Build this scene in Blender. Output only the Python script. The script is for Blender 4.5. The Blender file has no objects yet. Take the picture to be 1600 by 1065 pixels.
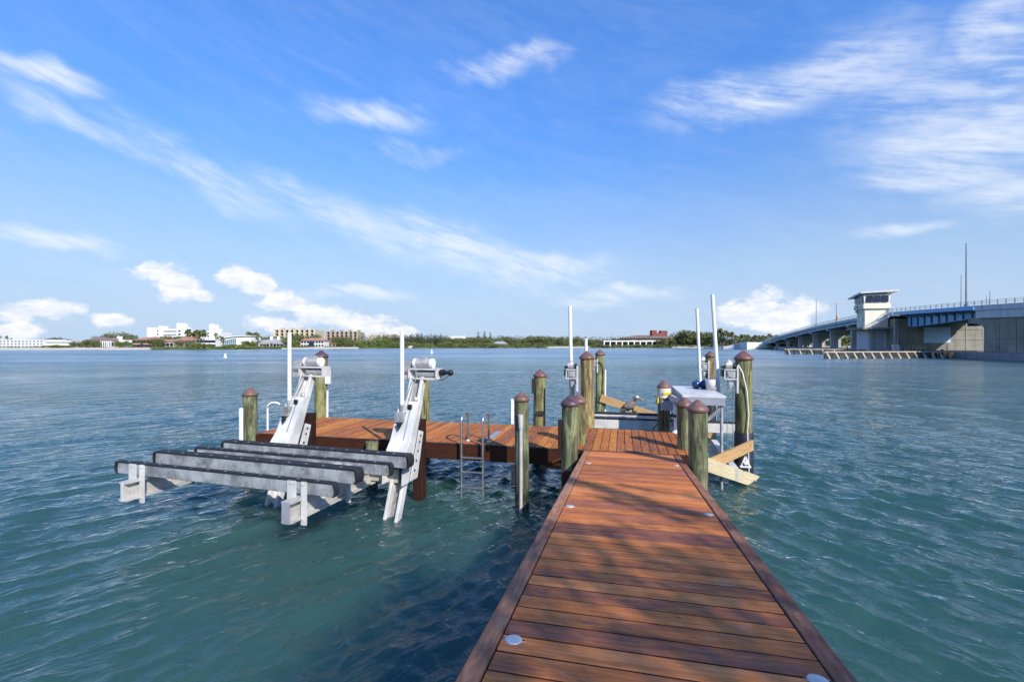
import bpy, math, random
import numpy as np
from mathutils import Vector, Matrix

rnd = random.Random(7)
scene = bpy.context.scene
COL = scene.collection

# ---------------------------------------------------------------- camera
HOR = 537.0          # horizon row in the 1600 px wide photograph
F = 733.0            # focal length in those pixels
H = 2.85             # eye above the water
cam_d = bpy.data.cameras.new('camera')
cam = bpy.data.objects.new('camera', cam_d)
COL.objects.link(cam)
cam.location = (0, 0, H)
cam.rotation_euler = (math.radians(90), 0, 0)
cam_d.sensor_width = 36.0
cam_d.lens = F / 1600 * 36.0
cam_d.shift_y = (HOR - 532.5) / 1600.0
cam_d.clip_start = 0.05
cam_d.clip_end = 12000
scene.camera = cam

# ---------------------------------------------------------------- view
scene.view_settings.view_transform = 'Standard'
scene.view_settings.look = 'None'
scene.view_settings.gamma = 1.0
scene.view_settings.exposure = 0.22
scene.view_settings.use_curve_mapping = False
scene.cycles.max_bounces = 8
scene.cycles.transparent_max_bounces = 12
scene.cycles.caustics_reflective = False
scene.cycles.caustics_refractive = False
scene.cycles.sample_clamp_indirect = 6.0

SUN_DIR = Vector((0.50, -0.86, 0.0)).normalized()
SUN_EL = math.radians(35)
SUNV = Vector((SUN_DIR.x * math.cos(SUN_EL), SUN_DIR.y * math.cos(SUN_EL), math.sin(SUN_EL)))
sd = bpy.data.lights.new('sun', 'SUN')
sd.energy = 5.0
sd.angle = math.radians(0.53)
sd.color = (1.0, 0.94, 0.85)
sun = bpy.data.objects.new('sun', sd)
COL.objects.link(sun)
sun.rotation_euler = SUNV.to_track_quat('Z', 'Y').to_euler()


# ---------------------------------------------------------------- node helper
class NT:
    def __init__(s, tree):
        s.t = tree; s.n = tree.nodes; s.l = tree.links

    def node(s, typ, ins=None, **kw):
        nd = s.n.new(typ)
        for k, v in kw.items():
            setattr(nd, k, v)
        for k, v in (ins or {}).items():
            s.put(nd.inputs[k], v)
        return nd

    def put(s, sock, v):
        if isinstance(v, bpy.types.NodeSocket):
            s.l.new(v, sock)
        elif isinstance(v, bpy.types.Node):
            s.l.new(v.outputs[0], sock)
        elif isinstance(v, (tuple, list)) and len(v) == 3 and sock.type == 'RGBA':
            sock.default_value = (*v, 1)
        else:
            sock.default_value = v

    def math(s, op, a, b=0.0, c=0.0, clamp=False):
        nd = s.n.new('ShaderNodeMath'); nd.operation = op; nd.use_clamp = clamp
        s.put(nd.inputs[0], a); s.put(nd.inputs[1], b); s.put(nd.inputs[2], c)
        return nd.outputs[0]

    def vmath(s, op, a, b=(0, 0, 0), out=0):
        nd = s.n.new('ShaderNodeVectorMath'); nd.operation = op
        s.put(nd.inputs[0], a); s.put(nd.inputs[1], b)
        return nd.outputs[out]

    def mix(s, f, a, b, blend='MIX'):
        nd = s.n.new('ShaderNodeMix'); nd.data_type = 'RGBA'; nd.blend_type = blend
        s.put(nd.inputs[0], f); s.put(nd.inputs[6], a); s.put(nd.inputs[7], b)
        return nd.outputs[2]

    def ramp(s, v, a, b, lo=0.0, hi=1.0, smooth=True):
        nd = s.n.new('ShaderNodeMapRange')
        nd.interpolation_type = 'SMOOTHSTEP' if smooth else 'LINEAR'
        nd.clamp = True
        for i, q in enumerate((v, a, b, lo, hi)):
            s.put(nd.inputs[i], q)
        return nd.outputs[0]

    def noise(s, vec, scale, detail=4, rough=0.55, dist=0.0, color=False):
        nd = s.n.new('ShaderNodeTexNoise')
        s.put(nd.inputs['Vector'], vec)
        nd.inputs['Scale'].default_value = scale
        nd.inputs['Detail'].default_value = detail
        nd.inputs['Roughness'].default_value = rough
        nd.inputs['Distortion'].default_value = dist
        return nd.outputs[1 if color else 0]

    def scalev(s, vec, sc):
        return s.vmath('MULTIPLY', vec, sc)


# ---------------------------------------------------------------- world
world = bpy.data.worlds.new('World')
scene.world = world
world.use_nodes = True
wt = NT(world.node_tree)
wt.n.clear()
SKY_STRENGTH = 0.099
sky = wt.node('ShaderNodeTexSky', sky_type='NISHITA', sun_disc=False)
sky.sun_elevation = SUN_EL
sky.sun_rotation = math.atan2(SUN_DIR.x, SUN_DIR.y)
sky.altitude = 0
sky.air_density = 1.0
sky.dust_density = 0.35
sky.ozone_density = 2.2
tc = wt.node('ShaderNodeTexCoord')
dirv = tc.outputs['Generated']
sep = wt.node('ShaderNodeSeparateXYZ', {0: dirv})
X, Y, Z = sep.outputs
az = wt.math('ARCTAN2', X, Y)
el = wt.math('ARCSINE', Z)
comb = wt.node('ShaderNodeCombineXYZ', {0: az, 1: el, 2: 0.0})
ae = comb.outputs[0]
# clear-air colour of the whole sky dome: a more saturated Nishita
hs = wt.node('ShaderNodeHueSaturation', {'Saturation': 1.10, 'Value': 1.0, 'Hue': 0.503, 'Color': sky.outputs[0]})
tint = wt.mix(wt.ramp(el, 0.0, 0.62), (0.80, 1.02, 1.22), (1.18, 1.80, 2.50))
base = wt.mix(1.0, hs.outputs[0], tint, 'MULTIPLY')
# humid air low over the sea, all round the horizon
hz_f = wt.ramp(el, 0.0, 0.42, 0.92, 0.0)
base = wt.mix(hz_f, base, (4.35, 5.65, 7.7))


def pa(px, py):
    a = math.atan((px - 800) / F)
    e = math.atan((HOR - py) / math.hypot(F, px - 800))
    return a, e


warp = wt.noise(wt.scalev(ae, (1, 1.0, 1)), 6, 3, 0.6, 0, True)
warpv = wt.vmath('SUBTRACT', warp, (0.5, 0.5, 0.5))
ae_w = wt.vmath('ADD', ae, wt.scalev(warpv, (0.13, 0.10, 0.0)))


def blob(vec, px, py, rx, ry, rot=0.0, amp=1.0):
    a, e = pa(px, py)
    d = wt.vmath('SUBTRACT', vec, (a, e, 0))
    if rot:
        r = wt.node('ShaderNodeVectorRotate', {'Vector': d, 'Angle': rot}, rotation_type='Z_AXIS')
        d = r.outputs[0]
    # radii in photo pixels near their place
    c2 = math.cos(a) ** 2
    d = wt.scalev(d, (1 / (rx / F * c2), 1 / (ry / F * math.cos(a)), 0))
    L = wt.vmath('LENGTH', d, out=1)
    return wt.ramp(L, 0.0, 1.0, amp, 0.0)


def field(vec, blobs):
    f = None
    for b in blobs:
        v = blob(vec, *b)
        f = v if f is None else wt.math('MAXIMUM', f, v)
    return f


# cumulus low over the far shore
cum = [(240, 424, 60, 26), (280, 445, 70, 40), (318, 462, 45, 18, 0.3), (372, 432, 62, 30), (405, 445, 62, 34), (440, 470, 75, 34),
       (510, 492, 90, 30), (570, 508, 90, 28), (628, 520, 46, 20), (430, 506, 75, 22), (80, 482, 80, 30),
       (20, 492, 70, 28), (25, 515, 80, 26), (180, 500, 60, 20), (1190, 470, 62, 38), (1250, 478, 70, 34),
       (1160, 490, 70, 40), (1215, 505, 110, 34)]
cf = field(ae, cum)
puff = wt.noise(wt.scalev(ae, (1, 1.5, 1)), 20, 8, 0.62)
puff2 = wt.noise(wt.scalev(ae, (1, 1.4, 1)), 60, 4, 0.6)
pz = wt.math('ADD', wt.math('MULTIPLY', puff, 1.15), wt.math('MULTIPLY', puff2, 0.25))
cd = wt.math('ADD', cf, wt.math('MULTIPLY', wt.math('SUBTRACT', pz, 0.72), 1.7))
cum_m = wt.ramp(cd, 0.20, 0.72, 0.0, 0.93)
cum_m = wt.math('MULTIPLY', cum_m, wt.ramp(cf, 0.02, 0.14))
shade = wt.ramp(wt.noise(wt.scalev(ae, (1, 2, 1)), 26, 5, 0.6), 0.35, 0.7)
cum_c = wt.mix(shade, (7.2, 7.6, 8.7), (9.6, 9.5, 9.5))
# cirrus
cir = [(1150, 165, 240, 60, 0.15), (1290, 120, 330, 90, -0.1, .8), (1450, 150, 330, 150, 0, .7), (1560, 60, 160, 90, 0.2), (1500, 220, 330, 90, 0.1), (1590, 120, 150, 120, 0),
       (1450, 275, 240, 40, 0.12), (1560, 310, 200, 60, 0.15), (790, 95, 160, 26, -0.05, .85), (580, 175, 180, 36, 0.05, .85), (650, 234, 120, 26, 0.1, .65), (1400, 365, 140, 22, 0, .8),
       (100, 372, 190, 30, 0.1), (60, 100, 220, 34, 0.15), (960, 462, 170, 26, 0), (560, 455, 150, 20, 0), (700, 385, 230, 60, 0.25), (850, 420, 200, 40, 0.1)]
ae_w2 = ae_w
cif = field(ae_w2, cir)
band = field(ae_w2, [(120, 185, 300, 40, 0.42, 0.75), (330, 275, 330, 46, 0.42, 0.7), (540, 345, 330, 60, 0.36, 0.7), (730, 405, 300, 60, 0.25, 0.75)])
cif = wt.math('MAXIMUM', cif, band)
rotn = wt.node('ShaderNodeVectorRotate', {'Vector': ae, 'Angle': 0.30}, rotation_type='Z_AXIS')
streak = wt.noise(wt.scalev(rotn.outputs[0], (1.6, 8.0, 1)), 3.0, 7, 0.58, 0.5)
fib = wt.noise(wt.scalev(rotn.outputs[0], (3.0, 34.0, 1)), 5.0, 7, 0.62, 0.6)
streak_b = wt.noise(wt.scalev(rotn.outputs[0], (3.0, 10.0, 1)), 7.0, 5, 0.6, 0.3)
st = wt.math('ADD', wt.math('MULTIPLY', streak, 0.60), wt.math('ADD', wt.math('MULTIPLY', streak_b, 0.24), wt.math('MULTIPLY', fib, 0.16)))
cirf = wt.math('MULTIPLY', wt.ramp(st, 0.34, 0.66, 0.12, 1.0), wt.ramp(cif, 0.0, 1.0, 0.0, 0.84))
veil = wt.math('MULTIPLY', wt.ramp(st, 0.36, 0.78), 0.10)      # thin cirrus over the whole dome
cirf = wt.math('MAXIMUM', cirf, veil)
above = wt.ramp(Z, 0.0, 0.03)
cirf = wt.math('MULTIPLY', cirf, above)
c1 = wt.mix(cirf, base, (8.0, 8.5, 9.2))
c2 = wt.mix(cum_m, c1, cum_c)
bg = wt.node('ShaderNodeBackground', {'Color': c2, 'Strength': SKY_STRENGTH})
wo = wt.node('ShaderNodeOutputWorld', {'Surface': bg.outputs[0]})


# ---------------------------------------------------------------- materials
def new_mat(name):
    m = bpy.data.materials.new(name)
    m.use_nodes = True
    t = NT(m.node_tree)
    b = m.node_tree.nodes['Principled BSDF']
    return m, t, b


def objvec(t, seed=True):
    tcn = t.node('ShaderNodeTexCoord')
    v = tcn.outputs['Object']
    oi = t.node('ShaderNodeObjectInfo')
    if seed:
        r = t.math('MULTIPLY', oi.outputs['Random'], 57.0)
        c = t.node('ShaderNodeCombineXYZ', {0: r, 1: r, 2: r})
        v = t.vmath('ADD', v, c.outputs[0])
    return v, oi.outputs['Random'], tcn.outputs['Object']


def bump(t, b, h, strength=0.3, dist=0.01):
    nd = t.node('ShaderNodeBump', {'Height': h, 'Strength': strength, 'Distance': dist})
    t.put(b.inputs['Normal'], nd.outputs[0])


def plain(name, col, rough=0.6, metal=0.0, var=0.15, scale=3.0, bmp=0.1, spec=0.5, dirt=None, seed=True):
    m, t, b = new_mat(name)
    v, r, _ = objvec(t, seed)
    n = t.noise(v, scale, 6, 0.65)
    lo = tuple(c * (1 - var) for c in col); hi = tuple(min(1, c * (1 + var)) for c in col)
    c = t.mix(t.ramp(n, 0.3, 0.7), lo, hi)
    if dirt:
        n2 = t.noise(v, scale * 2.3, 5, 0.7)
        c = t.mix(t.ramp(n2, 0.55, 0.75, 0, 0.7), c, dirt)
    t.put(b.inputs['Base Color'], c)
    b.inputs['Metallic'].default_value = metal
    b.inputs['Specular IOR Level'].default_value = spec
    t.put(b.inputs['Roughness'], t.ramp(n, 0.2, 0.8, max(0.02, rough - 0.1), min(1, rough + 0.1)))
    if bmp:
        bump(t, b, t.noise(v, scale * 8, 4, 0.6), bmp, 0.005)
    return m


def wood(name, cols, axis='X', rough=0.68, stain=0.40, sheen=0.10):
    """tropical decking: per-board colour from the object's random value, grain along the axis"""
    m, t, b = new_mat(name)
    v, r, ov = objvec(t)
    sc = {'X': (1.6, 26, 26), 'Y': (26, 1.6, 26), 'Z': (26, 26, 1.6)}[axis]
    gv = t.scalev(v, sc)
    g = t.noise(gv, 1.6, 8, 0.65, 0.6)
    g2 = t.noise(gv, 7.0, 4, 0.6)
    big = t.noise(v, 1.3, 3, 0.5)
    mott = t.noise(t.scalev(v, {'X': (1, 4, 4), 'Y': (4, 1, 4), 'Z': (4, 4, 1)}[axis]), 4.5, 7, 0.66, 1.0)
    rr = t.math('ADD', t.math('MULTIPLY', r, 0.80), t.math('ADD', t.math('MULTIPLY', t.math('SUBTRACT', big, 0.42), 0.9), t.math('MULTIPLY', t.math('SUBTRACT', mott, 0.47), 1.7)))
    cr = t.node('ShaderNodeValToRGB', {0: rr})
    e = cr.color_ramp.elements
    e[0].position = 0.05; e[0].color = (*cols[0], 1)
    e[1].position = 0.95; e[1].color = (*cols[-1], 1)
    for i, c in enumerate(cols[1:-1]):
        x = e.new(0.05 + 0.9 * (i + 1) / (len(cols) - 1)); x.color = (*c, 1)
    c = cr.outputs[0]
    c = t.mix(t.ramp(g, 0.35, 0.68, 0.0, 0.6), c, t.mix(1.0, c, (0.50, 0.44, 0.45), 'MULTIPLY'))
    c = t.mix(t.ramp(g2, 0.5, 0.75, 0, 0.25), c, t.mix(1.0, c, (1.3, 1.3, 1.25), 'MULTIPLY'))
    # dried salt and bird marks
    s = t.noise(v, 5.5, 6, 0.72)
    s2 = t.noise(v, 0.9, 2, 0.5)
    sm = t.math('MULTIPLY', t.ramp(s, 0.56, 0.74), t.ramp(s2, 0.42, 0.62, 0.1, 1.0))
    c = t.mix(t.math('MULTIPLY', sm, stain), c, (0.42, 0.38, 0.36))
    kn = t.noise(t.scalev(v, {'X': (.5, 1, 1), 'Y': (1, .5, 1), 'Z': (1, 1, .5)}[axis]), 16, 3, 0.6)
    c = t.mix(t.ramp(kn, 0.70, 0.78, 0, 0.7), c, (0.05, 0.025, 0.02))
    t.put(b.inputs['Base Color'], c)
    t.put(b.inputs['Roughness'], t.ramp(g, 0.3, 0.7, rough - 0.08, rough + 0.15))
    b.inputs['Specular IOR Level'].default_value = sheen
    bump(t, b, t.math('ADD', g, t.math('MULTIPLY', g2, 0.5)), 0.5, 0.006)
    return m


def pile_mat(name, c1, c2, c3, wet=(0.012, 0.014, 0.012), wet_z=0.35):
    m, t, b = new_mat(name)
    v, r, _ = objvec(t)
    geo = t.node('ShaderNodeNewGeometry')
    pz_ = t.node('ShaderNodeSeparateXYZ', {0: geo.outputs['Position']}).outputs[2]
    sv = t.scalev(v, (9, 9, 0.9))
    g = t.noise(sv, 1.1, 8, 0.70, 0.8)
    g2 = t.noise(t.scalev(v, (7, 7, 0.8)), 1.5, 7, 0.72, 1.2)
    bl = t.noise(v, 2.2, 4, 0.6)
    c = t.mix(t.ramp(bl, 0.40, 0.60), c1, c2)
    c = t.mix(t.ramp(g, 0.48, 0.62, 0, 0.9), c, c3)
    c = t.mix(t.ramp(g2, 0.47, 0.60, 0, 0.85), c, (0.030, 0.028, 0.018))
    c = t.mix(t.ramp(g2, 0.30, 0.44, 0.55, 0.0), c, (0.42, 0.40, 0.24))
    c = t.mix(t.ramp(t.noise(v, 7, 3, 0.6), 0.66, 0.74, 0, 0.7), c, (0.05, 0.035, 0.02))
    wn = t.math('ADD', pz_, t.math('MULTIPLY', t.math('SUBTRACT', g, 0.5), 0.5))
    wm = t.ramp(wn, wet_z - 0.12, wet_z + 0.2, 1.0, 0.0)
    c = t.mix(wm, c, wet)
    bn = t.noise(v, 38, 3, 0.7)
    c = t.mix(t.math('MULTIPLY', t.ramp(bn, 0.52, 0.6), t.ramp(wn, 0.08, 0.30, 0.75, 0.0)), c, (0.26, 0.24, 0.18))
    c = t.mix(t.ramp(wn, -0.35, 0.04, 0.9, 0.0), c, (0.17, 0.17, 0.05))
    t.put(b.inputs['Base Color'], c)
    t.put(b.inputs['Roughness'], t.ramp(wm, 0, 1, 0.85, 0.35))
    bump(t, b, t.math('ADD', g, g2), 0.8, 0.012)
    return m


MAHO = [(0.30, 0.118, 0.080), (0.43, 0.145, 0.066), (0.57, 0.190, 0.060), (0.68, 0.220, 0.068), (0.72, 0.258, 0.095)]
M = {}
M['plank_x'] = wood('deck_board_across', MAHO, 'X')
M['plank_y'] = wood('deck_board_along', [(0.25, 0.10, 0.055), (0.40, 0.14, 0.048), (0.50, 0.18, 0.052), (0.58, 0.235, 0.062)], 'Y')
M['board_edge'] = plain('board_edge_gap_shade', (0.045, 0.022, 0.018), 0.85, var=0.4, scale=8, bmp=0.2)  # board sides coloured dark to stand for shade between the boards
M['trim'] = wood('trim_board', [(0.20, 0.075, 0.055), (0.32, 0.14, 0.085), (0.44, 0.23, 0.135)], 'Y', stain=0.15)
M['trim_x'] = wood('trim_board_across', [(0.13, 0.05, 0.036), (0.20, 0.085, 0.05)], 'X', stain=0.15)
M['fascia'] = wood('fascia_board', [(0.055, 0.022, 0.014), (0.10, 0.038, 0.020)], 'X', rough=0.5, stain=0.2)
M['brownpost'] = wood('brown_wrapped_post', [(0.025, 0.013, 0.011), (0.040, 0.019, 0.014)], 'Z', stain=0.2)
M['timber'] = wood('yellow_pine', [(0.46, 0.28, 0.12), (0.53, 0.34, 0.16)], 'X', rough=0.7, stain=0.1, sheen=0.2)
M['timber_pale'] = wood('pale_pine', [(0.56, 0.47, 0.28), (0.62, 0.53, 0.34)], 'X', rough=0.7, stain=0.2, sheen=0.2)
M['pile_green'] = pile_mat('green_piling', (0.105, 0.125, 0.060), (0.22, 0.24, 0.12), (0.11, 0.080, 0.040))
M['pile_yellow'] = pile_mat('yellow_piling', (0.25, 0.185, 0.07), (0.34, 0.27, 0.11), (0.12, 0.075, 0.03))
M['pile_olive'] = pile_mat('olive_piling', (0.175, 0.175, 0.060), (0.28, 0.28, 0.12), (0.11, 0.09, 0.035))
M['wrap'] = plain('black_pile_wrap', (0.018, 0.018, 0.022), 0.42, var=0.4, scale=4, bmp=0.5)
M['cap'] = plain('copper_brown_cap', (0.15, 0.080, 0.060), 0.45, var=0.3, scale=9, bmp=0.3, dirt=(0.24, 0.18, 0.16))
M['cap_red'] = plain('red_brown_cap', (0.150, 0.068, 0.060), 0.42, var=0.25, scale=9, bmp=0.25, dirt=(0.30, 0.24, 0.24))
M['cap_dark'] = plain('dark_purple_cap', (0.085, 0.045, 0.055), 0.42, var=0.3, scale=9, bmp=0.25, dirt=(0.18, 0.13, 0.13))
M['pvc'] = plain('white_pvc', (0.76, 0.77, 0.77), 0.35, var=0.05, scale=3, bmp=0.02, dirt=(0.55, 0.54, 0.50))
M['alu_white'] = plain('white_painted_aluminium', (0.56, 0.55, 0.53), 0.45, var=0.18, scale=2.5, bmp=0.06, dirt=(0.42, 0.40, 0.37))
M['alu'] = plain('weathered_aluminium', (0.29, 0.30, 0.31), 0.6, 0.2, var=0.45, scale=4, bmp=0.3, dirt=(0.58, 0.55, 0.52))
M['alu_tan'] = plain('dull_aluminium_beam', (0.50, 0.48, 0.45), 0.5, 0.2, var=0.15, scale=3, bmp=0.08, dirt=(0.30, 0.26, 0.23))
M['steel'] = plain('stainless_tube', (0.42, 0.43, 0.44), 0.3, 0.8, var=0.12, scale=4, bmp=0.02)
M['chrome'] = plain('chrome_fitting', (0.50, 0.50, 0.50), 0.42, 0.25, var=0.1, scale=20, bmp=0.1)
M['bunk_pad'] = plain('black_bunk_carpet', (0.014, 0.014, 0.018), 0.75, var=0.4, scale=20, bmp=0.5)
M['rubber'] = plain('black_rubber', (0.012, 0.012, 0.014), 0.5, var=0.3, scale=10)
M['grey_box'] = plain('grey_plastic_box', (0.27, 0.28, 0.33), 0.5, var=0.08, scale=5)
M['cream_wrap'] = plain('cream_sleeve', (0.66, 0.62, 0.50), 0.55, var=0.08, scale=5)
M['yellow'] = plain('yellow_tape', (0.62, 0.50, 0.03), 0.5, var=0.1, scale=8)
M['blue_ball'] = plain('blue_glossy_buoy', (0.015, 0.05, 0.15), 0.15, var=0.6, scale=14, dirt=(0.35, 0.45, 0.6))
M['motor'] = plain('galvanised_motor', (0.50, 0.48, 0.46), 0.4, 0.4, var=0.2, scale=10, bmp=0.1, dirt=(0.2, 0.18, 0.16))
M['rope'] = plain('pale_line', (0.42, 0.40, 0.36), 0.8, var=0.2, scale=30, bmp=0.5)
M['cable'] = plain('steel_cable', (0.28, 0.28, 0.27), 0.5, 0.5, var=0.2, scale=30)


def bridge_mat(name, col, dirt, var=0.2, streak=True):
    m, t, b = new_mat(name)
    tcn = t.node('ShaderNodeTexCoord')
    v = tcn.outputs['Object']
    n = t.noise(v, 0.35, 8, 0.65)
    s = t.noise(t.scalev(v, (1.2, 1.2, 0.12)), 0.9, 6, 0.65)
    lo = tuple(c * (1 - var) for c in col); hi = tuple(min(1, c * (1 + var)) for c in col)
    c = t.mix(t.ramp(n, 0.3, 0.7), lo, hi)
    if streak:
        c = t.mix(t.ramp(s, 0.48, 0.72, 0, 0.75), c, dirt)
    t.put(b.inputs['Base Color'], c)
    b.inputs['Roughness'].default_value = 0.8
    bump(t, b, t.noise(v, 3.0, 5, 0.6), 0.2, 0.03)
    return m


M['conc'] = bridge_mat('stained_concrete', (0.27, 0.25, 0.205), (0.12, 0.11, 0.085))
M['conc_pale'] = bridge_mat('pale_concrete', (0.44, 0.43, 0.42), (0.32, 0.31, 0.30), 0.08)  # paler concrete of columns, caps, footings and doors
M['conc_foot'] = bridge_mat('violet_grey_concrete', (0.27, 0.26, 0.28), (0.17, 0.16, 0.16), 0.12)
M['girder'] = bridge_mat('lavender_grey_girder', (0.60, 0.60, 0.64), (0.36, 0.36, 0.38), 0.05)
M['girder_blue'] = bridge_mat('grey_blue_girder', (0.44, 0.54, 0.62), (0.25, 0.32, 0.38), 0.06)
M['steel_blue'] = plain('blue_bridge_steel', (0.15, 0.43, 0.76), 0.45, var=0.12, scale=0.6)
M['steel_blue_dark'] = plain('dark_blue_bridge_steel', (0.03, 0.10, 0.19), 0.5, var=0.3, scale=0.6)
M['cream_wall'] = plain('cream_render', (0.76, 0.71, 0.57), 0.8, var=0.05, scale=0.6, bmp=0.05)
M['panel_blue'] = plain('pale_blue_panel', (0.50, 0.68, 0.84), 0.6, var=0.08, scale=0.4)
M['dark_glass'] = plain('dark_window_glass', (0.02, 0.025, 0.06), 0.12, var=0.4, scale=0.7, bmp=0)
M['teal_glass'] = plain('blue_green_glass', (0.10, 0.19, 0.24), 0.12, var=0.2, scale=0.4, bmp=0)
M['old_wood'] = plain('dark_fender_wood', (0.05, 0.042, 0.035), 0.85, var=0.4, scale=1.5, bmp=0.2)
M['fender_tan'] = plain('pale_tan_fender_wood', (0.46, 0.40, 0.32), 0.85, var=0.2, scale=1.5, bmp=0.2)  # pale tan wood of the raking piles and fender walkway
M['grey_metal'] = plain('grey_galvanised_post', (0.30, 0.31, 0.32), 0.5, 0.3, var=0.1, scale=1)


# ---------------------------------------------------------------- mesh builder
class Fr:
    """a local frame: x = right of a run, y = along it"""
    def __init__(s, ang=0.0, loc=(0, 0, 0)):
        s.m = Matrix.Translation(loc) @ Matrix.Rotation(ang, 4, 'Z')
        s.ang = ang


W = Fr()
A_DK = math.radians(13.2)
DK = Fr(-A_DK)
LF = Fr(-math.radians(17.05))


def dk_of(px, d):
    x = (px - 800) / F * d
    return (x * math.cos(A_DK) - d * math.sin(A_DK), x * math.sin(A_DK) + d * math.cos(A_DK))


def zof(py, d):
    return H - (py - HOR) * d / F


class MB:
    def __init__(s):
        s.v = []; s.f = []; s.sm = []

    def add(s, vs, fs, smooth=False):
        o = len(s.v)
        s.v += [tuple(v) for v in vs]
        s.f += [tuple(i + o for i in f) for f in fs]
        s.sm += [smooth] * len(fs)
        return s

    def box(s, c, d, rz=0.0):
        x, y, z = (q / 2 for q in d)
        vs = [(-x, -y, -z), (x, -y, -z), (x, y, -z), (-x, y, -z), (-x, -y, z), (x, -y, z), (x, y, z), (-x, y, z)]
        cr, sr = math.cos(rz), math.sin(rz)
        vs = [(c[0] + a * cr - b * sr, c[1] + a * sr + b * cr, c[2] + e) for a, b, e in vs]
        return s.add(vs, [(0, 3, 2, 1), (4, 5, 6, 7), (0, 1, 5, 4), (1, 2, 6, 5), (2, 3, 7, 6), (3, 0, 4, 7)])

    def bar(s, p0, p1, w, h, ch=0.0, up=(0, 0, 1), roll=0.0):
        """bar with optional chamfered long edges"""
        p0 = Vector(p0); p1 = Vector(p1)
        a = (p1 - p0).normalized()
        u = Vector(up)
        if abs(a.dot(u)) > 0.98:
            u = Vector((0, 1, 0))
        r = a.cross(u).normalized(); u = r.cross(a).normalized()
        if roll:
            q = Matrix.Rotation(roll, 3, a)
            r = q @ r; u = q @ u
        x, y = w / 2, h / 2
        if ch:
            prof = [(-x + ch, -y), (x - ch, -y), (x, -y + ch), (x, y - ch), (x - ch, y), (-x + ch, y), (-x, y - ch), (-x, -y + ch)]
        else:
            prof = [(-x, -y), (x, -y), (x, y), (-x, y)]
        n = len(prof)
        vs = [p + r * i + u * j for p in (p0, p1) for i, j in prof]
        fs = [(i, (i + 1) % n, n + (i + 1) % n, n + i) for i in range(n)]
        fs = [tuple(reversed(f)) for f in fs]
        fs += [tuple(range(n)), tuple(reversed(range(n, 2 * n)))]
        fs = [tuple(reversed(f)) for f in fs]
        return s.add(vs, fs)

    def tube(s, pts, r, n=10, caps=True, smooth=True):
        pts = [Vector(p) for p in pts]
        rs = r if isinstance(r, (list, tuple)) else [r] * len(pts)
        o = len(s.v)
        prev = None
        rings = []
        for i, p in enumerate(pts):
            a = (pts[min(i + 1, len(pts) - 1)] - pts[max(i - 1, 0)]).normalized()
            if prev is None:
                u = Vector((0, 0, 1)) if abs(a.z) < 0.9 else Vector((1, 0, 0))
            else:
                u = prev
            x = a.cross(u).normalized(); u = x.cross(a).normalized()
            prev = u
            rings.append([p + (x * math.cos(2 * math.pi * k / n) + u * math.sin(2 * math.pi * k / n)) * rs[i] for k in range(n)])
        vs = [q for rg in rings for q in rg]
        fs = []
        for i in range(len(pts) - 1):
            for k in range(n):
                fs.append((i * n + k, i * n + (k + 1) % n, (i + 1) * n + (k + 1) % n, (i + 1) * n + k))
        s.add(vs, fs, smooth)
        if caps:
            m = len(vs)
            s.add(rings[0], [tuple(reversed(range(n)))])
            s.add(rings[-1], [tuple(range(n))])
        return s

    def lathe(s, prof, c, n=24, smooth=True):
        vs = [(c[0] + r * math.cos(2 * math.pi * k / n), c[1] + r * math.sin(2 * math.pi * k / n), c[2] + z) for r, z in prof for k in range(n)]
        fs = [(i * n + k, i * n + (k + 1) % n, (i + 1) * n + (k + 1) % n, (i + 1) * n + k) for i in range(len(prof) - 1) for k in range(n)]
        return s.add(vs, fs, smooth)

    def prism(s, poly, ext):
        """poly: 3-D outline, extruded by vector ext"""
        poly = [Vector(p) for p in poly]; e = Vector(ext); n = len(poly)
        vs = poly + [p + e for p in poly]
        fs = [tuple(reversed(range(n))), tuple(range(n, 2 * n))]
        fs += [(i, (i + 1) % n, n + (i + 1) % n, n + i) for i in range(n)]
        return s.add(vs, fs)

    def ball(s, c, r, n=10, m=7, smooth=True):
        rx, ry, rz = r if isinstance(r, (tuple, list)) else (r, r, r)
        vs = []
        for j in range(m + 1):
            th = math.pi * j / m
            for k in range(n):
                ph = 2 * math.pi * k / n
                vs.append((c[0] + rx * math.sin(th) * math.cos(ph), c[1] + ry * math.sin(th) * math.sin(ph), c[2] - rz * math.cos(th)))
        fs = [(j * n + k, j * n + (k + 1) % n, (j + 1) * n + (k + 1) % n, (j + 1) * n + k) for j in range(m) for k in range(n)]
        return s.add(vs, fs, smooth)


MATS = {}      # object name -> world matrix of its thing's root


def setp(o, label=None, cat=None, group=None, kind=None):
    if label: o['label'] = label
    if cat: o['category'] = cat
    if group: o['group'] = group
    if kind: o['kind'] = kind
    return o


def thing(name, label, cat, loc=(0, 0, 0), rz=0.0, group=None, fr=W):
    o = bpy.data.objects.new(name, None)
    o.empty_display_size = 0.1
    COL.objects.link(o)
    mw = fr.m @ Matrix.Translation(loc) @ Matrix.Rotation(rz, 4, 'Z')
    o.matrix_world = mw
    MATS[o.name] = mw.copy()
    return setp(o, label, cat, group)


def mesh_of(name, mb, mat, inv):
    me = bpy.data.meshes.new(name)
    me.from_pydata([inv @ Vector(v) for v in mb.v], [], mb.f)
    me.polygons.foreach_set('use_smooth', mb.sm)
    me.materials.append(mat)
    me.update()
    return me


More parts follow.
